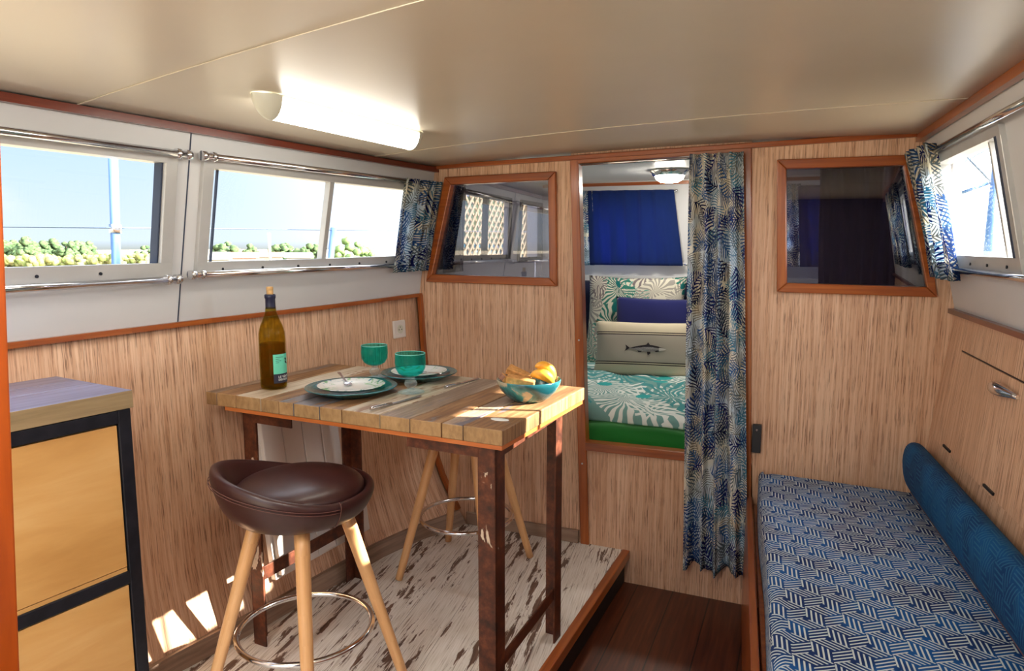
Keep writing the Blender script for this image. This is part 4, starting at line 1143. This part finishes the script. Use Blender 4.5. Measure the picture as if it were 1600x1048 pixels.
# ------------------------------------------------------------------ kitchen cabinet on the left
t = thing('kitchen_cabinet', 'kitchen cabinet with honey plywood drawers in a black steel frame', 'cabinet', (-1.515, 1.155, 0.0), math.radians(-7.4))
D = 0.335; L = 1.25
def cb(name, mat, *b, bevel=0.0, par=None):
    mb = MB(); mb.box(*b); return mb.out(name, mat, par or t, bevel=bevel)
for z in (0.922, 0.512, 0.09): cb('rail', 'blackmetal', -0.030, 0, -L, -0.031, z, z + 0.032, bevel=0.002)
for y in (-0.031, -0.62, -L): cb('upright', 'blackmetal', -0.031, 0.0005, y, y + 0.031, 0.0, 0.955, bevel=0.002)
cb('upright', 'blackmetal', -D, -D + 0.031, -0.031, 0, 0.0, 0.955, bevel=0.002)
cb('side_panel', 'birch', -D + 0.031, -0.031, -0.018, -0.006, 0.02, 0.95)
mbx = None
for (z0, z1) in ((0.556, 0.918), (0.126, 0.508)):
    for (y0, y1) in ((-0.588, -0.034), (-L + 0.034, -0.624)):
        mb = MB(); fs = mb.box(-0.020, -0.004, y0, y1, z0, z1); mb.out('drawer_front', 'birch', t, bevel=0.0015)
    mb = MB(); mb.box(-0.024, -0.006, -0.588, -0.034, z0 - 0.013, z0 - 0.002); mb.out('drawer_lip', 'birch', t)
cb('back_panel', 'birch', -D, -D + 0.01, -L, -0.03, 0.02, 0.95)
t2 = thing('worktop', 'plank worktop coloured with blue sky light with a worn wooden edge on the kitchen cabinet', 'worktop', (-1.515, 1.155, 0.955), math.radians(-7.4))
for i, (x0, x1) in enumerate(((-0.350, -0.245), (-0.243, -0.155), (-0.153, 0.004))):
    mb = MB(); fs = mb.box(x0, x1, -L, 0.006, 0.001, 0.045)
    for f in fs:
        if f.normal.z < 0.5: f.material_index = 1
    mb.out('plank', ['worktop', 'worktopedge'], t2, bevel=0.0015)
# varnished post at the left edge of view
mb = MB()
e = [Vector((-1.0, 0.553, 0.755)), Vector((-1.0, 0.578, 1.212))]; dd = (e[1] - e[0]) / (e[1].z - e[0].z)
lo = e[0] - dd * (e[0].z + 0.15); hi = e[0] + dd * (1.70 - e[0].z)
hw = Vector((0, -0.035, 0)); mb.bar(lo + hw, hi + hw, 0.03, 0.07, up=(0, 1, 0))
tag(mb.out('cabin_post', 'post', None, bevel=0.004), 'orange varnished post at the left edge beside the kitchen cabinet', 'post')

# ------------------------------------------------------------------ table
TZ = 0.875
TA = math.radians(-3.2)
tb = thing('bar_table', 'high table of worn planks on rusty angle-iron legs', 'table', (-1.235, 1.925, 0.0), TA)
top = thing('tabletop', None, None); 
top.parent = tb
seams = [-0.553, -0.503, -0.417, -0.307, -0.232, -0.17, -0.067, 0.017, 0.155, 0.258, 0.362, 0.43, 0.55]
kinds = ['board_grey', 'board_brown', 'board_cream', 'board_brown', 'board_blue', 'board_blue', 'board_brown', 'board_cream', 'board_grey', 'board_brown', 'board_grey', 'board_brown']
bpy.data.objects.remove(top)
mb = MB(); mlist = ['board_grey', 'board_brown', 'board_cream', 'board_blue', 'board_end']
for i, kd in enumerate(kinds):
    x0, x1 = seams[i] + 0.0011, seams[i + 1] - 0.0011
    yb = 0.305 + random.uniform(-0.006, 0.006); dz = random.uniform(-0.0012, 0.0008)
    bv = 0.0035
    fs = mb.hexa([(x0, -0.305, TZ - 0.043), (x1, -0.305, TZ - 0.043), (x1, yb, TZ - 0.043), (x0, yb, TZ - 0.043), (x0, -0.305, TZ + dz), (x1, -0.305, TZ + dz), (x1, yb, TZ + dz), (x0, yb, TZ + dz)])
    for f in fs:
        f.normal_update()
        f.material_index = 4 if abs(f.normal.y) > 0.7 else mlist.index(kd)
        for l in f.loops: l[mb.uvl].uv = (l[mb.uvl].uv[0] + i * 0.31, l[mb.uvl].uv[1] + i * 0.77)
mb.out('tabletop', mlist, tb, bevel=0.003)
mb = MB(); mb.box(-0.47, 0.546, -0.302, 0.30, TZ - 0.055, TZ - 0.0435); mb.out('underlay', 'ply', tb)
mb = MB(); mb.lathe([(0, 0), (0.016, 0), (0.0165, -0.001)], 20); o = mb.out('filler_patch', 'inkpale', tb); o.scale = (1.7, 0.9, 1); o.location = (0.490, -0.205, TZ + 0.001)
ZU = TZ - 0.056
def angle_leg(cx, cy, sx, sy, z0=0.0, w=0.055, th=0.006, mat='rust'):
    mb = MB()
    mb.box(min(cx, cx - sx * w), max(cx, cx - sx * w), min(cy, cy - sy * th), max(cy, cy - sy * th), z0, ZU)
    mb.box(min(cx, cx - sx * th), max(cx, cx - sx * th), min(cy, cy - sy * w), max(cy, cy - sy * w), z0, ZU)
    return mb.out('leg', mat, tb, bevel=0.001)
LEG = [(0.520, -0.288, 1, -1), (0.500, 0.235, 1, 1), (-0.425, -0.272, -1, -1), (-0.425, 0.262, -1, 1)]
for q, l in enumerate(LEG): angle_leg(*l, mat='rust' if q in (0, 2) else 'rustplain')
def tbar(name, p, q, w, h, mat='rustplain'):
    mb = MB(); mb.bar(p, q, w, h); mb.out(name, mat, tb, bevel=0.001)
tbar('bracket', (0.47, -0.285, ZU - 0.016), (0.235, -0.285, ZU - 0.016), 0.006, 0.032)
tbar('bracket', (-0.375, -0.269, ZU - 0.020), (-0.215, -0.269, ZU - 0.020), 0.006, 0.036)
tbar('bracket', (-0.375, 0.259, ZU - 0.020), (-0.20, 0.259, ZU - 0.020), 0.006, 0.036)
tbar('top_rail', (0.517, -0.24, ZU - 0.016), (0.497, 0.19, ZU - 0.016), 0.006, 0.032)
tbar('top_rail', (-0.422, -0.225, ZU - 0.016), (-0.422, 0.215, ZU - 0.016), 0.006, 0.032)
tbar('stretcher', (0.508, -0.24, 0.175), (0.490, 0.19, 0.175), 0.006, 0.040)
tbar('stretcher', (-0.416, -0.225, 0.235), (-0.416, 0.215, 0.235), 0.006, 0.048)

def TW(x, y, z=0.0):
    """point on the table top, table axes -> world"""
    return Vector((-1.235 + x * math.cos(TA) - y * math.sin(TA), 1.925 + x * math.sin(TA) + y * math.cos(TA), TZ + 0.0008 + z))

# ------------------------------------------------------------------ bar stools
def stool(loc, back_deg, leg_deg, label):
    t = thing('bar_stool', label, 'bar stool', loc, 0, 'bar stools at the table' )
    br = math.radians(back_deg)
    def b(phi):
        d = abs((phi + math.pi) % (2 * math.pi) - math.pi) / math.radians(112)
        return 0.0 if d >= 1 else (0.5 + 0.5 * math.cos(math.pi * d)) ** 0.9
    def prof(phi):
        k = b(phi); h = 0.082 * k; g = 0.030 * k
        return [(0.0, .580), (.10, .580), (.150, .583), (.176, .592), (.192, .610), (.203 + g * .3, .630), (.209 + g * .6, .646 + h * .35), (.210 + g, .656 + h * .8), (.207 + g, .665 + h), (.199 + g, .669 + h * 1.04), (.190 + g * .8, .666 + h), (.184 + g * .5, .656 + h * .75), (.176, .644 + h * .12), (.160, .636)]
    n = 72; P0 = prof(0); m = len(P0)
    def fn(u, v):
        phi = 2 * math.pi * u; pr_ = prof(phi); i = min(int(v * (m - 1) + 1e-6), m - 1); r, z = pr_[i]
        return (r * math.cos(phi + br), r * math.sin(phi + br), z)
    mb = MB(); mb.grid(fn, n, m - 1, None, True, None, True); mb.out('seat_shell', 'leather', t, weld=0.0004, sub=1)
    mb = MB()
    mb.lathe([(0.0, .705), (.06, .704), (.11, .700), (.150, .692), (.172, .681), (.183, .667), (.181, .648), (.165, .634), (0.0, .634)], 56); mb.out('seat_cushion', 'leather', t, sub=1)
    # stitched seams along the rim and at the two ends of the backrest
    for off in (0.0, 0.008):
        pts = []
        for i in range(61):
            phi = math.radians(-108 + 216 * i / 60); pr_ = prof(phi); r, z = pr_[7]
            pts.append(((r + 0.0012) * math.cos(phi + br), (r + 0.0012) * math.sin(phi + br), z - 0.004 - off))
        mb = MB(); mb.tube(pts, 0.0011, 6); mb.out('seam', 'stitch', t)
    for sg in (-1, 1):
        phi = math.radians(109) * sg; pts = [((r + 0.001) * math.cos(phi + br), (r + 0.001) * math.sin(phi + br), z) for r, z in prof(phi)[2:10]]
        mb = MB(); mb.tube(pts, 0.0014, 6); mb.out('seam', 'stitch', t)
    for k in range(4):
        a = math.radians(leg_deg + 90 * k); c, s = math.cos(a), math.sin(a)
        top_ = Vector((0.118 * c, 0.118 * s, 0.592)); bot = Vector((0.290 * c, 0.290 * s, 0.002))
        pts = [top_.lerp(bot, i / 8) for i in range(9)]
        mb = MB(); mb.tube(pts, [lerp(0.0215, 0.0150, i / 8) for i in range(9)], 16); mb.out('leg', 'beech', t)
    rr = 0.192
    mb = MB(); mb.tube([(rr * math.cos(2 * math.pi * i / 64), rr * math.sin(2 * math.pi * i / 64), 0.235) for i in range(64)], 0.0085, 12, closed=True); mb.out('foot_ring', 'chrome', t)
    return t
st1 = stool((-1.307, 1.513, 0), 231, 40.5, 'brown leather bar stool with low backrest, in front of the table')
del st1['group']
st2 = stool((-1.255, 2.46, 0), 92, 44.0, 'bar stool behind the table, only its beech legs and chrome ring showing')
del st2['group']

# ------------------------------------------------------------------ things on the table
# bottle
t = thing('wine_bottle', 'half empty olive wine bottle with a cork at the left end of the table', 'bottle', TW(-0.388, -0.166), math.radians(43)); t.scale = (1.06, 1.06, 1.04)
outer = [(0.0, .004), (.030, .001), (.0385, .004), (.0405, .012), (.0405, .165), (.0395, .182), (.034, .204), (.024, .228), (.0175, .248), (.0150, .268), (.0145, .292), (.0165, .294), (.0165, .302), (.0150, .304)]
inner = [(r - 0.0022 if r > 0.004 else 0.0, z + (0.003 if z < 0.02 else 0)) for r, z in reversed(outer[:-1])]
mb = MB(); mb.lathe(outer + [(0.0115, .304)] + inner, 40); mb.out('glass', 'bottle', t)
mb = MB(); mb.lathe([(0.0, .010), (.030, .009), (.0365, .016), (.0372, .148), (0.0, .148)], 40); mb.out('wine', 'wine', t)
mb = MB(); mb.lathe([(.0156, .247 + 0.012), (.0154, .268), (.0150, .290), (.0170, .2935), (.0170, .3025), (.0150, .3050)], 32); mb.out('capsule', 'capsule', t)
mb = MB(); mb.lathe([(0, .294), (.0095, .294), (.0105, .326), (.0098, .329), (0, .329)], 20); mb.out('cork', 'cork', t, bevel=0.001)
def wrap(x, z, r=0.0409): a = x / r; return Vector((r * math.sin(a), -r * math.cos(a), z))
def wrapped_patch(name, x0, x1, z0, z1, mat, par, r=0.0409):
    mb = MB(); mb.grid(lambda u, v: wrap(lerp(x0, x1, u), lerp(z0, z1, v), r), 24, 2); return mb.out(name, mat, par)
lab = wrapped_patch('label', 0.000, 0.088, 0.022, 0.115, 'mint_label' if False else 'label', t)
lb2 = wrapped_patch('label_band', 0.000, 0.088, 0.022, 0.052, 'labeldark', t, 0.0412)
def wrapped_text(txt, x, z, size, mat, par, r=0.0416, sx=1.0):
    cu_ = bpy.data.curves.new('lettering', 'FONT'); cu_.body = txt; cu_.size = size; cu_.offset = size * 0.02
    to = bpy.data.objects.new('lettering', cu_); COL.objects.link(to)
    dg = bpy.context.evaluated_depsgraph_get(); me = bpy.data.meshes.new_from_object(to.evaluated_get(dg))
    bpy.data.objects.remove(to); bpy.data.curves.remove(cu_)
    for v in me.vertices: v.co = wrap(x + v.co.x * sx, z + v.co.y, r)
    me.materials.clear(); me.materials.append(W[mat])
    o = bpy.data.objects.new('lettering', me); COL.objects.link(o); o.parent = par
    return o
wrapped_text('LE VENT', 0.014, 0.0385, 0.0105, 'inkpale', lb2)
wrapped_text('DES BOIS', 0.014, 0.0300, 0.0085, 'inkpale', lb2)
for i, wd in enumerate((0.026, 0.012, 0.018, 0.010)):
    wrapped_patch('print_line', 0.008, 0.008 + wd, 0.105 - i * 0.0058, 0.1064 - i * 0.0058, 'ink', lab, 0.0413)
mb = MB()
shape = [(0.040, .100), (0.047, .102), (0.052, .096), (0.047, .092), (0.053, .086), (0.058, .080), (0.046, .083), (0.041, .088), (0.043, .094)]
for tri in tessellate_polygon([[Vector((x, z, 0)) for x, z in shape]]): mb.face([mb.v(wrap(*shape[i], 0.0413)) for i in tri])
mb.out('print_emblem', 'ink', lab)

# plates
def plate(loc, R, rz, label, small_label):
    o = thing('dinner_plate', label, 'plate', loc, rz)
    mb = MB(); mb.lathe([(0, .004), (R * .55, .003), (R * .62, .0), (R * .66, .003), (R * .80, .013), (R * .985, .0225), (R, .025), (R * .985, .0262), (R * .80, .0175), (R * .66, .008), (0, .007)], 64); mb.out('body', 'rim', o)
    q = thing('side_plate', small_label, 'plate', (loc[0], loc[1], loc[2] + 0.0163), rz + 1)
    r = R * .735
    mb = MB(); mb.lathe([(0, .002), (r * .6, .001), (r * .75, .0015), (r * .97, .0120), (r, .0140), (r * .97, .0146), (r * .75, .0050), (0, .0042)], 56); mb.out('body', 'platec', q)
    return o
plate(TW(-0.100, -0.115), 0.148, 0.3, 'dark teal dinner plate nearest the front edge, beside the bottle', 'white printed plate lying in the front teal plate')
plate(TW(-0.045, 0.195), 0.138, 1.9, 'dark teal dinner plate at the back of the table, behind the goblets', 'white printed plate lying in the rear teal plate')

def spoon(p, q, label, L=None):
    p, q = Vector(p), Vector(q); d = (q - p); L = d.length
    t = thing('teaspoon', label, 'spoon', p)
    t.rotation_euler = d.to_track_quat('X', 'Z').to_euler()
    mb = MB()
    st = [(0, .0045, .0), (.02, .0056, .001), (.06, .0040, .0015), (L - .055, .0028, .0020), (L - .036, .0040, .0008)]
    for a, b in zip(st[:-1], st[1:]):
        mb.hexa([(a[0], -a[1], a[2]), (b[0], -b[1], b[2]), (b[0], b[1], b[2]), (a[0], a[1], a[2]), (a[0], -a[1], a[2] + .0018), (b[0], -b[1], b[2] + .0018), (b[0], b[1], b[2] + .0018), (a[0], a[1], a[2] + .0018)])
    mb.out('handle', 'steel', t)
    mb = MB()
    def bw_(u, v):
        a = 2 * math.pi * u; r = v; x = L - .021 + .021 * r * math.cos(a); w = .0135 * r * math.sin(a)
        return (x, w, -.0002 + .0030 * r * r)
    mb.grid(bw_, 24, 6, None, True, None, True); mb.out('bowl', 'steel', t, solid=0.0012)
    return t
spoon(TW(-0.255, 0.005, 0.036), TW(-0.110, -0.115, 0.0225), 'teaspoon lying across the front white plate')
spoon(TW(0.075, 0.150, 0.034), TW(-0.040, 0.185, 0.0225), 'teaspoon lying in the rear white plate')
def knife(p, q, label):
    p, q = Vector(p), Vector(q); d = q - p; L = d.length
    t = thing('table_knife', label, 'knife', p, 0); t.rotation_euler = d.to_track_quat('X', 'Z').to_euler()
    mb = MB(); mb.tube([(0.002, 0, .0055), (.012, 0, .0058), (.05, 0, .0052), (.092, 0, .0042)], [.0050, .0056, .0050, .0040], 12); mb.out('handle', 'steel', t)
    mb = MB()
    pts = [(.088, -.003), (.10, -.006), (L - .02, -.0095), (L - .004, -.004), (L, .005), (L - .01, .007), (.10, .006), (.088, .003)]
    mb.prism(pts, None, lambda x, y: (x, y, 0.0022), (0, 0, 0.0016)); mb.out('blade', 'steel', t, bevel=0.0004)
    return t
knife(TW(0.107, -0.285), TW(0.132, -0.055), 'table knife beside the front plate, handle at the table edge')
knife(TW(0.138, 0.075), TW(0.150, 0.290), 'table knife beside the rear plate, behind the clear goblet foot')

def goblet(loc, s, label):
    t = thing('goblet', label, 'wine glass', loc)
    R = 0.043 * s
    outer = [(.004, .052), (.020, .054), (.034, .064), (.0415, .080), (.0432, .100), (.0425, .120), (.0420, .128)]
    inn = [(r - .0022, z + (.003 if z < .06 else 0)) for r, z in reversed(outer)]
    mb = MB(); mb.lathe([(r * s * 1.17, z * s) for r, z in [(0, .052)] + outer + [(.0410, .1292)] + inn + [(0, .055)]], 40); mb.out('bowl', 'teal', t)
    mb = MB(); mb.tube([(.0413 * 1.17 * s * math.cos(2 * math.pi * i / 40), .0413 * 1.17 * s * math.sin(2 * math.pi * i / 40), .1288 * s) for i in range(40)], 0.0013 * s, 8, closed=True); mb.out('lip', 'rimhighlight', t)
    mb = MB(); mb.lathe([(r * s * 1.17, z * s) for r, z in [(0, .0525), (.008, .052), (.011, .048), (.0085, .044), (.0155, .038), (.0180, .030), (.0155, .021), (.009, .015), (.010, .012), (.0, .012)]], 28); mb.out('stem', 'clear', t)
    mb = MB(); mb.lathe([(r * s * 1.17, z * s) for r, z in [(0, .013), (.012, .011), (.028, .006), (.0375, .0025), (.0382, .0012), (.037, .0004), (0, .0004)]], 36); mb.out('foot', 'clear', t)
    return t
goblet(TW(-0.184, 0.118), 0.95, 'dark teal glass goblet between the two plates, farther left')
goblet(TW(0.064, -0.016), 1.0, 'teal glass goblet with a clear ball stem, right of the front plate')

# bowl and what lies in it
bl = TW(0.460, 0.050)
t = thing('bowl', 'teal glazed bowl with a sandy patch, holding cake and orange slices', 'bowl', bl, 2.2)
mb = MB(); mb.lathe([(0, .006), (.040, .004), (.044, .0005), (.050, .0005), (.066, .012), (.086, .032), (.098, .054), (.1005, .066), (.0990, .0675), (.0965, .066), (.094, .054), (.082, .035), (.062, .017), (.045, .010), (0, .009)], 56); mb.out('body', 'bowl', t)
def cake(dx, dy, dz, rx, ry, rz, size, label):
    mb = MB(); w, d, h = size
    V = []
    def fn(ix, iy, iz): return Vector((ix * w / 2, iy * d / 2 * (1 - 0.12 * ix), iz * h / 2 * (1 + 0.10 * ix)))
    fs = mb.hexa([fn(-1, -1, -1), fn(1, -1, -1), fn(1, 1, -1), fn(-1, 1, -1), fn(-1, -1, 1), fn(1, -1, 1), fn(1, 1, 1), fn(-1, 1, 1)])
    for f in fs:
        f.normal_update(); f.material_index = 1 if f.normal.x < -0.7 or f.normal.z < -0.8 else 0
    o = mb.out('cake_slice', ['cake', 'crust'], None, bevel=0.004, seg=3)
    o.location = bl + Vector((dx, dy, dz)); o.rotation_euler = (rx, ry, rz)
    tag(o, label, 'cake slice', 'cake slices in the bowl')
# image right in world = (0.92, 0.39); towards the camera = (0.39, -0.92)
RT = Vector((0.920, 0.392)); TC = Vector((0.392, -0.920))
def bp(r, c): v = RT * r + TC * c; return v.x, v.y
x_, y_ = bp(-0.030, -0.018); cake(x_, y_, 0.078, 0.25, 0.42, math.radians(10), (0.080, 0.034, 0.026), 'golden cake slice leaning at the back of the bowl')
x_, y_ = bp(-0.026, 0.030); cake(x_, y_, 0.064, 0.1, 0.20, math.radians(14), (0.088, 0.036, 0.026), 'cake slice with a dark crust at the front of the bowl')
x_, y_ = bp(-0.064, -0.006); cake(x_, y_, 0.058, 0.3, 0.6, math.radians(60), (0.060, 0.030, 0.024), 'small cake piece tucked at the left rim of the bowl')
def wedge(r, c, z, rot, s, label):
    """crescent-shaped fruit slice"""
    mb = MB()
    def fn(u, v):
        a = lerp(-1.25, 1.25, u); k = max(0.0, math.cos(a * math.pi / 2 / 1.25)) ** 0.6
        th = 2 * math.pi * v
        cx_ = 0.030 * math.sin(a); cz_ = 0.030 * (math.cos(a) - 0.6)
        rad = 0.0145 * k
        return (s * (cx_ + rad * math.sin(a) * math.cos(th)), s * 0.0125 * k * math.sin(th) * 1.1, s * (cz_ + rad * math.cos(a) * math.cos(th)))
    mb.grid(fn, 24, 16); o = mb.out('orange_slice', 'orange', None, weld=0.0004)
    x, y = bp(r, c); o.location = bl + Vector((x, y, z)); o.rotation_euler = rot
    tag(o, label, 'orange slice', 'orange slices in the bowl')
wedge(0.042, 0.012, 0.070, (0.5, 0.35, 0.35), 1.25, 'yellow-orange fruit slice lying at the front right of the bowl')
wedge(0.052, -0.022, 0.083, (-0.3, 0.75, 0.45), 1.25, 'yellow-orange fruit slice standing up behind the other in the bowl')

# ------------------------------------------------------------------ outside
mb = MB()
q = [(-400, -300), (300, -300), (300, 400), (-400, 400)]
mb.face([mb.v((x, y, -0.70)) for x, y in q], [(x, y) for x, y in q]); struct(mb.out('field_ground', 'ground', recalc=False))
def blob(mb, c, r, n=2, amp=0.25, sq=(1, 1, 1)):
    b = bmesh.new(); bmesh.ops.create_icosphere(b, subdivisions=n, radius=1.0)
    mp = {}
    for v in b.verts:
        p = v.co; k = 1 + amp * (math.sin(7 * p.x + c[0]) * math.sin(6 * p.y + c[1]) + 0.6 * math.sin(13 * p.z + 9 * p.x + c[2]))
        mp[v] = mb.v((c[0] + p.x * r * k * sq[0], c[1] + p.y * r * k * sq[1], c[2] + p.z * r * k * sq[2]))
    for f in b.faces: mb.face([mp[v] for v in f.verts], None, True)
    b.free()
def tree(x, y, h, w, label, mat='treeA', group=None):
    t = thing('tree', label, 'tree', (x, y, -0.7), 0, group)
    mb = MB(); mb.tube([(0, 0, 0), (0.03 * h, 0, h * .3), (0, 0, h * .6)], [h * .05, h * .04, h * .02], 8); mb.out('trunk', 'trunk', t)
    mb = MB(); rr = random.Random(int(abs(x) * 100))
    for i in range(34):
        a = rr.uniform(0, 6.28); d = w * .5 * math.sqrt(rr.uniform(0, 1)); zt = h * (0.92 - 0.5 * (d / (w * .5)) ** 2)
        blob(mb, (d * math.cos(a), d * math.sin(a), rr.uniform(h * .22, zt)), h * rr.uniform(.07, .13), 2, .34, (1.15, 1.15, 1))
    mb.out('crown', mat, t)
def azpt(px, dist):
    a = math.atan2(px - 800, 1081) - math.radians(23.05); return (math.sin(a) * dist, math.cos(a) * dist)
for i, (px, h, w) in enumerate(((-22, 3.1, 2.6), (2, 3.3, 2.5), (22, 3.2, 2.4), (42, 3.5, 2.6), (62, 3.2, 2.4), (82, 3.3, 2.4), (104, 3.4, 2.4), (124, 3.6, 2.3), (138, 2.8, 1.6))):
    x, y = azpt(px, 108 + 3 * (i % 3))
    tree(x, y, h, w, ['bushy tree in the row beyond the field, far left', 'second tree from the left in the row beyond the field', 'third tree from the left in the row beyond the field', 'taller fourth tree in the row beyond the field', 'middle tree in the row beyond the field', 'sixth tree in the row beyond the field', 'seventh tree in the row beyond the field', 'tall tree near the right end of the row beyond the field', 'small tree ending the row beyond the field'][i], 'treeA', 'trees beyond the field')
for px, h, w, d, lab, mat in ((228, 2.2, 3.0, 108, 'low bush beside the post seen in the near left window', 'treeA'), (352, 2.9, 3.0, 82, 'low tree behind the caravan, left part of the second window', 'treeA'),
        (393, 2.6, 2.2, 92, 'low tree next to the slim lamp post, left of it', 'treeA'), (440, 2.9, 3.0, 92, 'low tree right of the slim lamp post', 'treeA'), (482, 2.8, 3.0, 82, 'wide low tree near the mullion of the second window', 'treeA'), (553, 2.9, 3.2, 58, 'pale green bush right of the mullion', 'treeB')):
    x, y = azpt(px, d); tree(x, y, h, w, lab, mat)
# crop strip
mb = MB(); rr = random.Random(3)
x0, y0 = azpt(-80, 76); x1, y1 = azpt(300, 76)
for i in range(420):
    u = i / 419; blob(mb, (lerp(x0, x1, u) + rr.uniform(-1.5, 1.5), lerp(y0, y1, u) + rr.uniform(-1.5, 1.5), -0.05 + rr.uniform(-.32, .42)), 0.34, 1, .35, (1, 1, 1.1))
tag(mb.out('crop_row', 'crop', None), 'yellow-green strip of crops at the edge of the field', 'crop', None, 'stuff')
def house(px, d, w, dp, h, rz, label, roof='rooftile', wall='render'):
    x, y = azpt(px, d); t = thing('caravan' if roof == 'render' else 'house', label, 'caravan' if roof == 'render' else 'house', (x, y, -0.7), rz)
    mb = MB(); mb.box(-w / 2, w / 2, -dp / 2, dp / 2, 0, h); mb.out('wall', wall, t, bevel=0.1)
    mb = MB(); mb.hexa([(-w / 2 - .2, -dp / 2 - .2, h), (w / 2 + .2, -dp / 2 - .2, h), (w / 2 + .2, dp / 2 + .2, h), (-w / 2 - .2, dp / 2 + .2, h), (-w / 2 - .1, -.1, h + .45), (w / 2 + .1, -.1, h + .45), (w / 2 + .1, .1, h + .45), (-w / 2 - .1, .1, h + .45)]); mb.out('roof', roof, t)
    for k in range(3):
        xx = lerp(-w / 3, w / 3, k / 2)
        mb = MB(); mb.box(xx - w * .07, xx + w * .07, -dp / 2 - .03, -dp / 2, h * .4, h * .8); mb.out('window', 'yellow' if k == 1 else 'houseglass', t)
house(322, 48, 2.6, 2.0, 1.25, math.radians(45), 'white caravan at the left edge of the second left window', 'render')
house(362, 60, 3.6, 2.4, 1.15, math.radians(45), 'low cream building with yellow shutters in the second left window')
house(415, 72, 3.0, 2.4, 1.05, math.radians(42), 'small cream building beneath the slim lamp post')
house(466, 66, 2.2, 2.0, 1.05, math.radians(42), 'white caravan near the mullion of the second left window', 'render')
def pole(name, p, q, r, label, mat='mast', cat='pole'):
    p, q = Vector(p), Vector(q); t = thing(name, label, cat, p)
    mb = MB(); mb.tube([(0, 0, 0), q - p], r, 14); mb.out('tube', mat, t); return t
t = pole('stanchion', (-2.35, 1.745, 0.60), (-2.35, 1.797, 1.70), 0.0165, 'chrome guard rail post outside the near left window', 'mast', 'stanchion')
mb = MB(); mb.tube([(0, .038, .80), (0, .040, .83)], 0.021, 14); mb.out('wire_eye', 'chrome', t)
t = pole('stanchion', (-2.35, 2.900, 0.60), (-2.35, 3.066, 1.448), 0.0165, 'short guard rail post outside, behind the second window mullion', 'mast', 'stanchion')
t = pole('guard_wire', (-2.35, -0.5, 1.382), (-2.35, 6.0, 1.485), 0.0024, 'thin guard wire running outside the left windows', 'wire', 'wire')
x, y = azpt(421, 62); pole('lamp_post', (x, y, -0.7), (x, y, 2.5), 0.12, 'slim white lamp post far off in the second left window', 'render', 'lamp post')
t = pole('mast', (3.0, 14.85, -0.7), (3.0, 14.60, 3.55), 0.075, 'blue-grey mast outside the right window', 'mast', 'mast')
mb = MB(); mb.tube([(0.5, 0, 2.6), (-0.7, -.2, 3.9)], 0.02, 8); mb.out('stay', 'wire', t)
mb = MB(); mb.tube([(0, -.15, 3.2), (-0.5, -.25, 3.0)], 0.03, 8); mb.out('spreader', 'mast', t)
pole('overhead_wire', (-2.0, 14.0, 0.2), (5.5, 14.5, 4.6), 0.012, 'thin slanting wire outside the right window', 'wire', 'wire')
# lattice fence seen through the forward side window
t = thing('lattice_fence', 'pale diagonal lattice on a turquoise fence outside the sleeping cabin', 'fence', (-2.95, 6.75, -0.7))
mb = MB()
for k in range(-2, 28):
    for sg in (-1, 1):
        a0 = k * 0.11 - 0.9
        p = Vector((0, a0 - sg * 0.625, 1.55)); q = Vector((0.0, a0 + sg * 0.625, 2.8)); mb.bar(p + Vector((0.006 * sg, 0, 0)), q + Vector((0.006 * sg, 0, 0)), 0.008, 0.028, up=(0, 1, 0))
mb.out('lattice', 'lattice', t)
mb = MB()
for k in range(22): mb.box(-0.03, -0.012, -1.2 + k * 0.16, -1.2 + k * 0.16 + 0.14, 0, 2.1 if k % 2 else 2.0)
mb.out('boards', 'fence', t)
mb = MB()
for yv in (-1.2, 0.6, 2.3): mb.box(-0.02, 0.05, yv - .03, yv + .03, 0, 2.85)
mb.out('posts', 'lattice', t)
for i, (yy_, hh) in enumerate(((9.6, 3.2), (11.9, 3.4), (14.2, 3.3))):
    tree(-4.9, yy_ + .3, hh, 1.7, ['leafy tree behind the lattice fence, nearest the bow window', 'leafy tree behind the middle of the lattice fence', 'leafy tree behind the far end of the lattice fence'][i], 'treeB' if i == 1 else 'treeA')
# drawn curtain over most of the near right window
pleated('curtain', rail_pt(RW, 0.60, 0.895, -1, 0.045), rail_pt(RW, 1.70, 0.895, -1, 0.045), rail_pt(RW, 0.60, 0.19, -1, 0.045), rail_pt(RW, 1.70, 0.19, -1, 0.045),
        (-1, 0.1, 0), 0.012, 9, 1.4, 'curtain', 'blue fern print curtain drawn over the right window nearest the camera')

t = thing('curtain_hook', 'tiny chrome hook on the doorway post at the hem of the long curtain', 'hook', (-0.150, YB - 0.018, 0.045))
mb = MB(); mb.box(-0.010, 0.010, -0.004, 0.003, -0.014, 0.014); mb.out('plate', 'chrome', t, bevel=0.002)
mb = MB(); mb.tube([(0, -0.004, 0.0), (0, -0.020, -0.004), (0.002, -0.034, -0.002), (0.004, -0.040, 0.010), (0.004, -0.036, 0.020)], 0.0035, 10); mb.out('hook', 'chrome', t)
